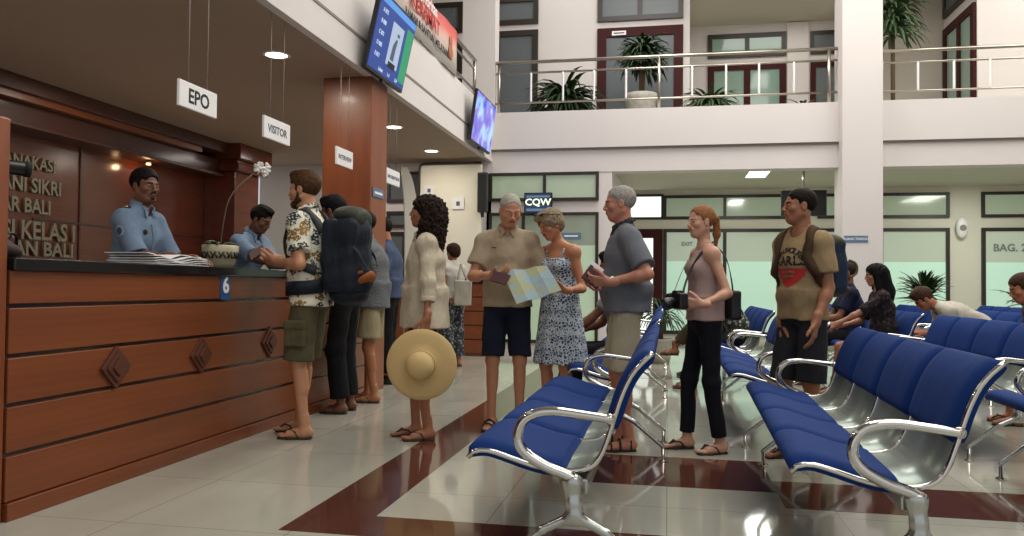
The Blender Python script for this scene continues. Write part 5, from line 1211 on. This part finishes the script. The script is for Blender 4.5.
f = F(); f.rbox((0, -.195, 1.22), (.085, .025, .13), .045, k=.03); f.ell((0, -.22, 1.18), (.135, .075, .155), k=.05); f.disp = folds(.005, 36); fobj('main_bag', f, .009, cloth('dark blue nylon', '1e2c40', .6), pk)
f = F(); f.ell((0, -.20, 1.37), (.13, .095, .06), k=.03); fobj('lid', f, .009, cloth('olive nylon', '3e3c26', .6), pk)
f = F(); f.ell((0, -.255, 1.07), (.13, .08, .05), k=.03); fobj('base_panel', f, .009, cloth('brown nylon', '4a3422', .6), pk)
obj('pocket_loop', tube(BM(), smoothpts([(-.09, -.31, 1.26), (-.11, -.36, 1.24), (-.11, -.36, 1.17), (-.09, -.31, 1.15)], 2), .008, 8), cloth('olive cord', '6a5a3a'), pk, True)
brn = cloth('brown webbing', '4c3a28')
for sg in (-1, 1):
    ribbon_on('shoulder_strap', Bs, [(sg*.10, -.15, 1.36), (sg*.105, -.08, 1.47), (sg*.11, .0, 1.49), (sg*.118, .09, 1.42), (sg*.135, .14, 1.30), (sg*.165, .11, 1.18), (sg*.20, .02, 1.10), (sg*.17, -.11, 1.08)], .058, .014, brn, pk, off=.002)

# --- officers behind the counter
struct('floor', box(BM(), -6.8, -3.46, 2.0, 9.5, 0, .09), M['wood_dark'])
UB = cloth('light blue uniform cotton', '6c7e94', .85, .4)
J = person('standing uniformed officer in a light blue shirt with a shoulder patch behind the counter', (-3.68, 4.98, .09), math.radians(-92), 1.77, True, .98, '6e4632', 'buzz', .014, ('0c0a0a', '1a1412'), lean=(4, 10), head=(-14, -4, 0), brow='0c0808', beard='goatee', lips='5a3028',
    armR=((-3.24, 4.80, 1.245), (-3.7, 4.75, 1.1)), handR=dict(d=(1, .2, -.1), n=(0, 0, -1), t=(0, 1, 0), curl=.3), armL=((-3.26, 5.08, 1.24), (-3.7, 5.3, 1.1)), handL=dict(d=(1, -.3, -.1), n=(0, 0, -1), t=(0, -1, 0), curl=.3))
s8 = shirt(J, UB, 'uniform_shirt', hem=-.02, sleeve=.92, loose=.020, sloose=.024, open_neck=.065, vneck=.04, collar=UB, amp=.004)
legsw(J, cloth('dark navy serge', '181b24'), 'trousers', 1.9, .10, .075, .06); shoes(J, M['black'])
sd_ = J['R']; ax_ = nrm(sd_['el']-sd_['sh']); out = nrm(A3(-.9, .25, 0)*-1-ax_*(A3(-.9, .25, 0)*-1@ax_)); B8 = bvh(s8)
def patch(name, c, r, m, off):
    h = B8.find_nearest(Vector(c)); n = np.array(h[1]); c0 = np.array(h[0]); a = nrm(np.cross(n, A3(0, 0, 1))); b = np.cross(a, n); bm = BM(); rings = []
    for rr in (.0, .5, 1):
        ring = []
        for k in range(16):
            p = c0+(a*math.cos(2*PI*k/16)+b*math.sin(2*PI*k/16))*max(rr*r, .0005); q = B8.find_nearest(Vector(p)); ring.append((np.array(q[0]), np.array(q[1])))
        rings.append(ring)
    up_ = [[bm.verts.new(p+n_*off) for p, n_ in ring] for ring in rings]; lo_ = [bm.verts.new(p) for p, n_ in rings[-1]]
    bm.faces.new(up_[0])
    for x, y in zip(up_, up_[1:]+[lo_]):
        for k in range(16): bm.faces.new((x[k], x[(k+1) % 16], y[(k+1) % 16], y[k]))
    return obj(name, bm, m, s8)
pc = sd_['sh']+ax_*.10+out*.08; patch('shoulder_patch', pc, .040, mat('patch blue grey', '8c9cb0', .8), .004); patch('patch_emblem', pc, .026, mat('patch dark', '3e4a60', .8), .006)
patch('epaulette', sd_['sh']+A3(-.02, 0, .09), .036, mat('dark epaulette', '1c2030', .8), .006); patch('rank_star', sd_['sh']+A3(-.02, 0, .09), .016, mat('gold star', 'a08840', .4, .6), .010)
patch('name_badge', J['ch']+J['fw']*.16+J['side']*.08+J['up']*.05, .018, M['black'], .004)
ribbon_on('button_strip', B8, [J['nb']+J['fw']*.12-J['up']*.06, J['ch']+J['fw']*.2, J['w']+J['fw']*.2], .03, .003, UB, J['root'], off=.001)
J = person('second officer in light blue bending over paperwork behind the orchid bowl', (-3.74, 6.55, .09), math.radians(-98), 1.69, True, 1.05, '6a4430', 'short', .012, ('0c0a0a', '1a1412'), lean=(8, 16), head=(4, -26, 0), brow='0c0808', lips='5a3028', low=False,
    armR=((-3.24, 6.18, 1.235), (-3.7, 6.1, 1.1)), handR=dict(d=(1, .3, -.1), n=(0, 0, -1), t=(0, 1, 0), curl=.5), armL=((-3.26, 6.5, 1.235), (-3.7, 6.9, 1.1)), handL=dict(d=(1, -.3, -.1), n=(0, 0, -1), t=(0, -1, 0), curl=.4))
s8 = shirt(J, UB, 'uniform_shirt', hem=-.02, sleeve=.92, loose=.020, sloose=.024, open_neck=.065, vneck=.04, collar=UB, amp=.004); B8 = bvh(s8)
sd_ = J['R']; patch('epaulette', sd_['sh']+A3(-.02, 0, .09), .034, mat('dark epaulette', '1c2030', .8), .006)
legsw(J, cloth('dark navy serge', '181b24'), 'trousers', 1.9, .10, .075, .06); shoes(J, M['black'])
f = thing('paper_sheet', 'single white form on the counter under the second officer hands', 'paper', (-3.14, 6.22, 1.179), .1); obj('sheet', box(BM(), -.11, .11, -.15, .15, 0, .003), M['paper'], f); obj('print', box(BM(), -.08, .08, -.12, .12, .003, .0035), mat('pale print', 'b8b8b8', .8), f)

# --- people further along the counter
BK = cloth('black cotton', '121215'); 
J = person('black haired person in black trousers standing behind the rucksack man', (-2.66, 6.36), PI/2, 1.82, True, 1.02, DARK, 'short', .016, ('08080a', '141214'), lean=(4, 12), head=(0, -12, 0), armL=((-2.92, 6.15, 1.26), (-2.6, 5.9, 1.0)), armR=((-2.92, 6.5, 1.26), (-2.6, 6.9, 1.0)), handL=dict(d=(-1, .1, 0), n=(0, 0, -1)), handR=dict(d=(-1, -.1, 0), n=(0, 0, -1)), low=True)
shirt(J, BK, 'shirt', hem=-.04, sleeve=.8, loose=.02); legsw(J, BK, 'trousers', 1.9, .10, .075, .06); sandals(J, soled)
J = person('person in a grey checked shirt and khaki shorts at the counter beside the wooden column', (-2.66, 7.0), PI/2+.05, 1.74, True, 1.0, TAN, 'short', .014, ('14100e', '2a2018'), lean=(3, 10), head=(0, -8, 0), armL=((-2.90, 6.80, 1.26), (-2.5, 6.6, 1.0)), armR=((-2.90, 7.1, 1.26), (-2.6, 7.5, 1.0)), handL=dict(d=(-1, .1, 0), n=(0, 0, -1)), handR=dict(d=(-1, -.1, 0), n=(0, 0, -1)), feetL=(-.09, -.04, 0), feetR=(.09, .08, 0), low=True)
shirt(J, plaid('grey check', '50545a', '6c6e70', 70), 'shirt', hem=-.10, sleeve=.8, loose=.035); legsw(J, cloth('khaki cotton', '948a6c'), 'shorts', .80, .112, .122, .05); sandals(J, soleb)
J = person('dark haired man in a blue shirt beyond the wooden column', (-2.98, 8.34), PI/2+.15, 1.80, True, 1.02, TAN, 'short', .012, ('14100e', '2a2018'), lean=(2, 6), head=(0, -14, 0), armL=((-3.22, 8.12, 1.15), (-2.8, 8.0, 1.0)), armR=((-3.22, 8.45, 1.15), (-2.9, 8.8, 1.0)), low=True)
shirt(J, cloth('slate blue cotton', '44506a'), 'shirt', hem=-.06, sleeve=.8, loose=.026); legsw(J, BK, 'trousers', 1.9, .105, .085, .06); shoes(J, M['black'])
WT = cloth('white cotton', 'b8b4ac')
J = person('woman in a white top and grey patterned trousers standing behind the curly haired woman', (-2.78, 10.25), math.radians(60), 1.62, False, 1.05, '9a6448', 'bob', 0, ('1c120e', '3a261a'), lean=(0, 2), low=True)
shirt(J, WT, 'top', hem=.02, sleeve=.35, loose=.02, flare=.02); legsw(J, skirtm, 'trousers', 1.85, .115, .10, .06, .006, rk=.10); sandals(J, soled)
tb = thing('tote_bag', 'pale canvas tote bag hanging from the shoulder of the woman in the white top', 'bag', (PY(463, 296, 10.05)[0], 10.05, 0), .25)
f = F(); f.rbox((0, 0, .98), (.10, .035, .15), .012); f.disp = folds(.005, 30); fobj('bag_body', f, .01, cloth('pale canvas', 'a8a498'), tb)
strap_tube('strap', [((-.07, 0, 1.12), (0, -1, 0)), ((-.05, .03, 1.25), (0, -1, 0)), ((-.03, .10, 1.36), (0, 0, 1))], .03, .006, cloth('pale webbing', '9a968a'), tb); strap_tube('strap', [((.07, 0, 1.12), (0, -1, 0)), ((.0, .03, 1.25), (0, -1, 0)), ((-.03, .10, 1.36), (0, 0, 1))], .03, .006, cloth('pale webbing', '9a968a'), tb)

# --- seated people
def seated(label, x, y, H, male, skin, hair, hc, top, topkw, bot, botkw, lean, head, arms, rz=PI/2, shoe=soled, low=True, th=.012, cross=False, hands=None, knees=None):
    c, s = math.cos(rz), math.sin(rz); w = lambda p: (x+p[0]*c-p[1]*s, y+p[0]*s+p[1]*c, p[2]); hL, hR = hands or ({}, {})
    fl = (-.11, .50, 0); fr = (.11, .46, 0); 
    if cross: fl = (-.02, .66, 0, .34)
    J = person(label, (x, y), rz, H, male, 1.02, skin, hair, th, hc, lean=lean, head=head, armL=(w(arms[0]), w((-.35, .0, .6))), armR=(w(arms[1]), w((.35, .0, .6))), pel=(0, 0, .585), knees=((-.15, 1, 1.2), (.15, 1, 1.2)), feetL=fl, feetR=fr, low=low)
    shirt(J, top, **topkw); legsw(J, bot, **botkw); (shoes if shoe is M['black'] else sandals)(J, shoe); return J
J = seated('seated person in a grey shirt between the dress woman and the grey polo man', -.36, 6.75, 1.74, True, BROWN, 'short', ('100c0a', '201814'), cloth('grey jersey', '74726e'), dict(sleeve=.6, loose=.02), BK, dict(name='trousers', to=1.9, r0=.10, r1=.08), (3, 10), (0, -10, 0), ((-.12, .46, .66), (.12, .42, .68)))
J = seated('seated person in a floral shirt and black cap looking at a phone', .72, 8.85, 1.68, True, BROWN, 'short', ('0c0a0a', '1a1412'), floral, dict(sleeve=.75, loose=.025), cloth('dark trousers', '20222a'), dict(name='trousers', to=1.9, r0=.10, r1=.08), (18, 34), (0, -32, 0), ((-.06, .34, .82), (.08, .34, .80)))
f = F(); f.ell((0, -.01, .075), (.094, .112, .075), k=.01); f.ell((0, .10, .055), (.078, .085, .012), k=.02); f.plane((0, 0, .045), (0, -.15, -1)); fitted(J, 'cap', f, .006, BK)
ph = tag(obj('phone', box(BM(), -.037, .037, -.005, .005, -.07, .07), emis('pale phone screen', '88a8b8', .5), None, bevel=.004), 'pale phone in the hands of the person in the floral shirt', 'phone'); ph.location = (.34, 8.85, .89); ph.rotation_euler = (0, .6, PI/2)
J = seated('seated person with brown hair and crossed legs beyond the floral shirt person', .74, 9.95, 1.72, False, 'a06c50', 'bob', ('24160e', '40281a'), cloth('brown knit', '4c3a30'), dict(sleeve=.9, loose=.02), cloth('brown camouflage cotton', '4a4030'), dict(name='trousers', to=1.75, r0=.10, r1=.075), (14, 22), (0, -20, 0), ((-.1, .32, .74), (.1, .32, .74)), cross=True)
J = seated('woman with long black hair in a dark patterned blouse sitting on a blue bench', 2.15, 8.70, 1.66, False, '9a6a50', 'long', ('060606', '101012'), darkpat, dict(sleeve=.9, loose=.02), cloth('blue shorts', '1c2748'), dict(name='shorts', to=.7, r0=.095, r1=.10), (2, 8), (0, -6, 0), ((-.14, .52, .70), (.12, .38, .70)))
J = seated('man in a navy shirt sitting beyond the long haired woman, face in profile', 2.02, 9.55, 1.76, True, BROWN, 'buzz', ('1a1412', '3a3430'), cloth('navy jersey', '1c2036'), dict(sleeve=.7, loose=.02), BK, dict(name='trousers', to=1.9, r0=.10, r1=.08), (2, 4), (0, 0, 0), ((-.12, .4, .70), (.12, .4, .70)))
J = seated('brown haired man in a white shirt bent far forward over his knees', 3.22, 9.25, 1.74, True, '9a6248', 'short', ('2a1c14', '4c3424'), cloth('white linen', 'b4ada0'), dict(sleeve=.8, loose=.03), cloth('grey trousers', '3a3a3e'), dict(name='trousers', to=1.9, r0=.10, r1=.08), (38, 66), (0, -45, 0), ((-.1, .55, .62), (.1, .55, .62)), th=.016)
J = seated('sun tanned person leaning forward at the right edge of the frame', 3.22, 7.15, 1.70, True, 'a86c4c', 'buzz', ('2a1c14', '4c3424'), cloth('brown cotton', '5a4234'), dict(sleeve=.5, loose=.02), cloth('dark shorts', '26262c'), dict(name='shorts', to=.9, r0=.10, r1=.10), (30, 50), (0, -20, 0), ((-.1, .5, .62), (.1, .5, .62)))

# ------------------------------------------------------------------ light
def area(name, loc, sx, sy, power, col=(1, .97, .92), rot=(0, 0, 0)):
    l = bpy.data.lights.new(name, 'AREA'); l.shape = 'RECTANGLE'; l.size = sx; l.size_y = sy; l.energy = power; l.color = col
    o = bpy.data.objects.new(name, l); C.objects.link(o); o.location = loc; o.rotation_euler = rot; return o
area('hall_lamp', (1.5, 4.5, 7.5), 5, 5, 260); area('hall_lamp', (4.5, 10, 7.5), 4, 4, 230, (1, .98, .93)); area('hall_lamp', (0, 11.2, 7.5), 3, 2, 175, (1, .97, .94)); area('hall_lamp', (3, -2, 7.4), 5, 3, 120)
area('gallery_lamp', (2.2, 16, 6.6), 2, 1, 22); area('gallery_lamp', (-1.5, 14.1, 7.5), 4, 1, 30); area('gallery_lamp', (7, 13.6, 7.4), 3, .6, 110, (1, .96, .88))
area('recess_lamp', (1.55, 14.55, 3.09), .3, 1.1, 30, (.95, 1, .9)); area('recess_lamp', (5.5, 15, 3.09), .6, 1.6, 40, (.95, 1, .9))
for x, y in ((-3.5, 6.67), (-3.55, 9.98), (-3.6, 11.85), (-3.5, 2.6)): area('downlight_lamp', (x, y, 3.13), .16, .16, 10, (1, .9, .75))
area('service_lamp', (-5.6, 7.5, 3.12), .5, .5, 9, (1, .85, .7)); area('service_lamp', (-5.3, 11.8, 3.12), .6, .6, 12, (1, .9, .85)); area('bounce_fill', (-4.9, 5.5, 1.0), 1.6, 7, 8, (1, .86, .72), (PI, 0, 0))  # the upward area is an unseen fill added to brighten the low ceiling
l = bpy.data.lights.new('warm_spot', 'POINT'); l.energy = 2; l.color = (1, .6, .3); l.shadow_soft_size = .03; o = bpy.data.objects.new('warm_spot', l); C.objects.link(o); o.location = SPOT
w = bpy.data.worlds.new('world'); bpy.context.scene.world = w; w.use_nodes = True; w.node_tree.nodes['Background'].inputs[0].default_value = (.9, .93, 1, 1); w.node_tree.nodes['Background'].inputs[1].default_value = .55
vs = bpy.context.scene.view_settings; vs.view_transform = 'Standard'; vs.look = 'None'; vs.exposure = .38; vs.gamma = 1; vs.use_curve_mapping = False
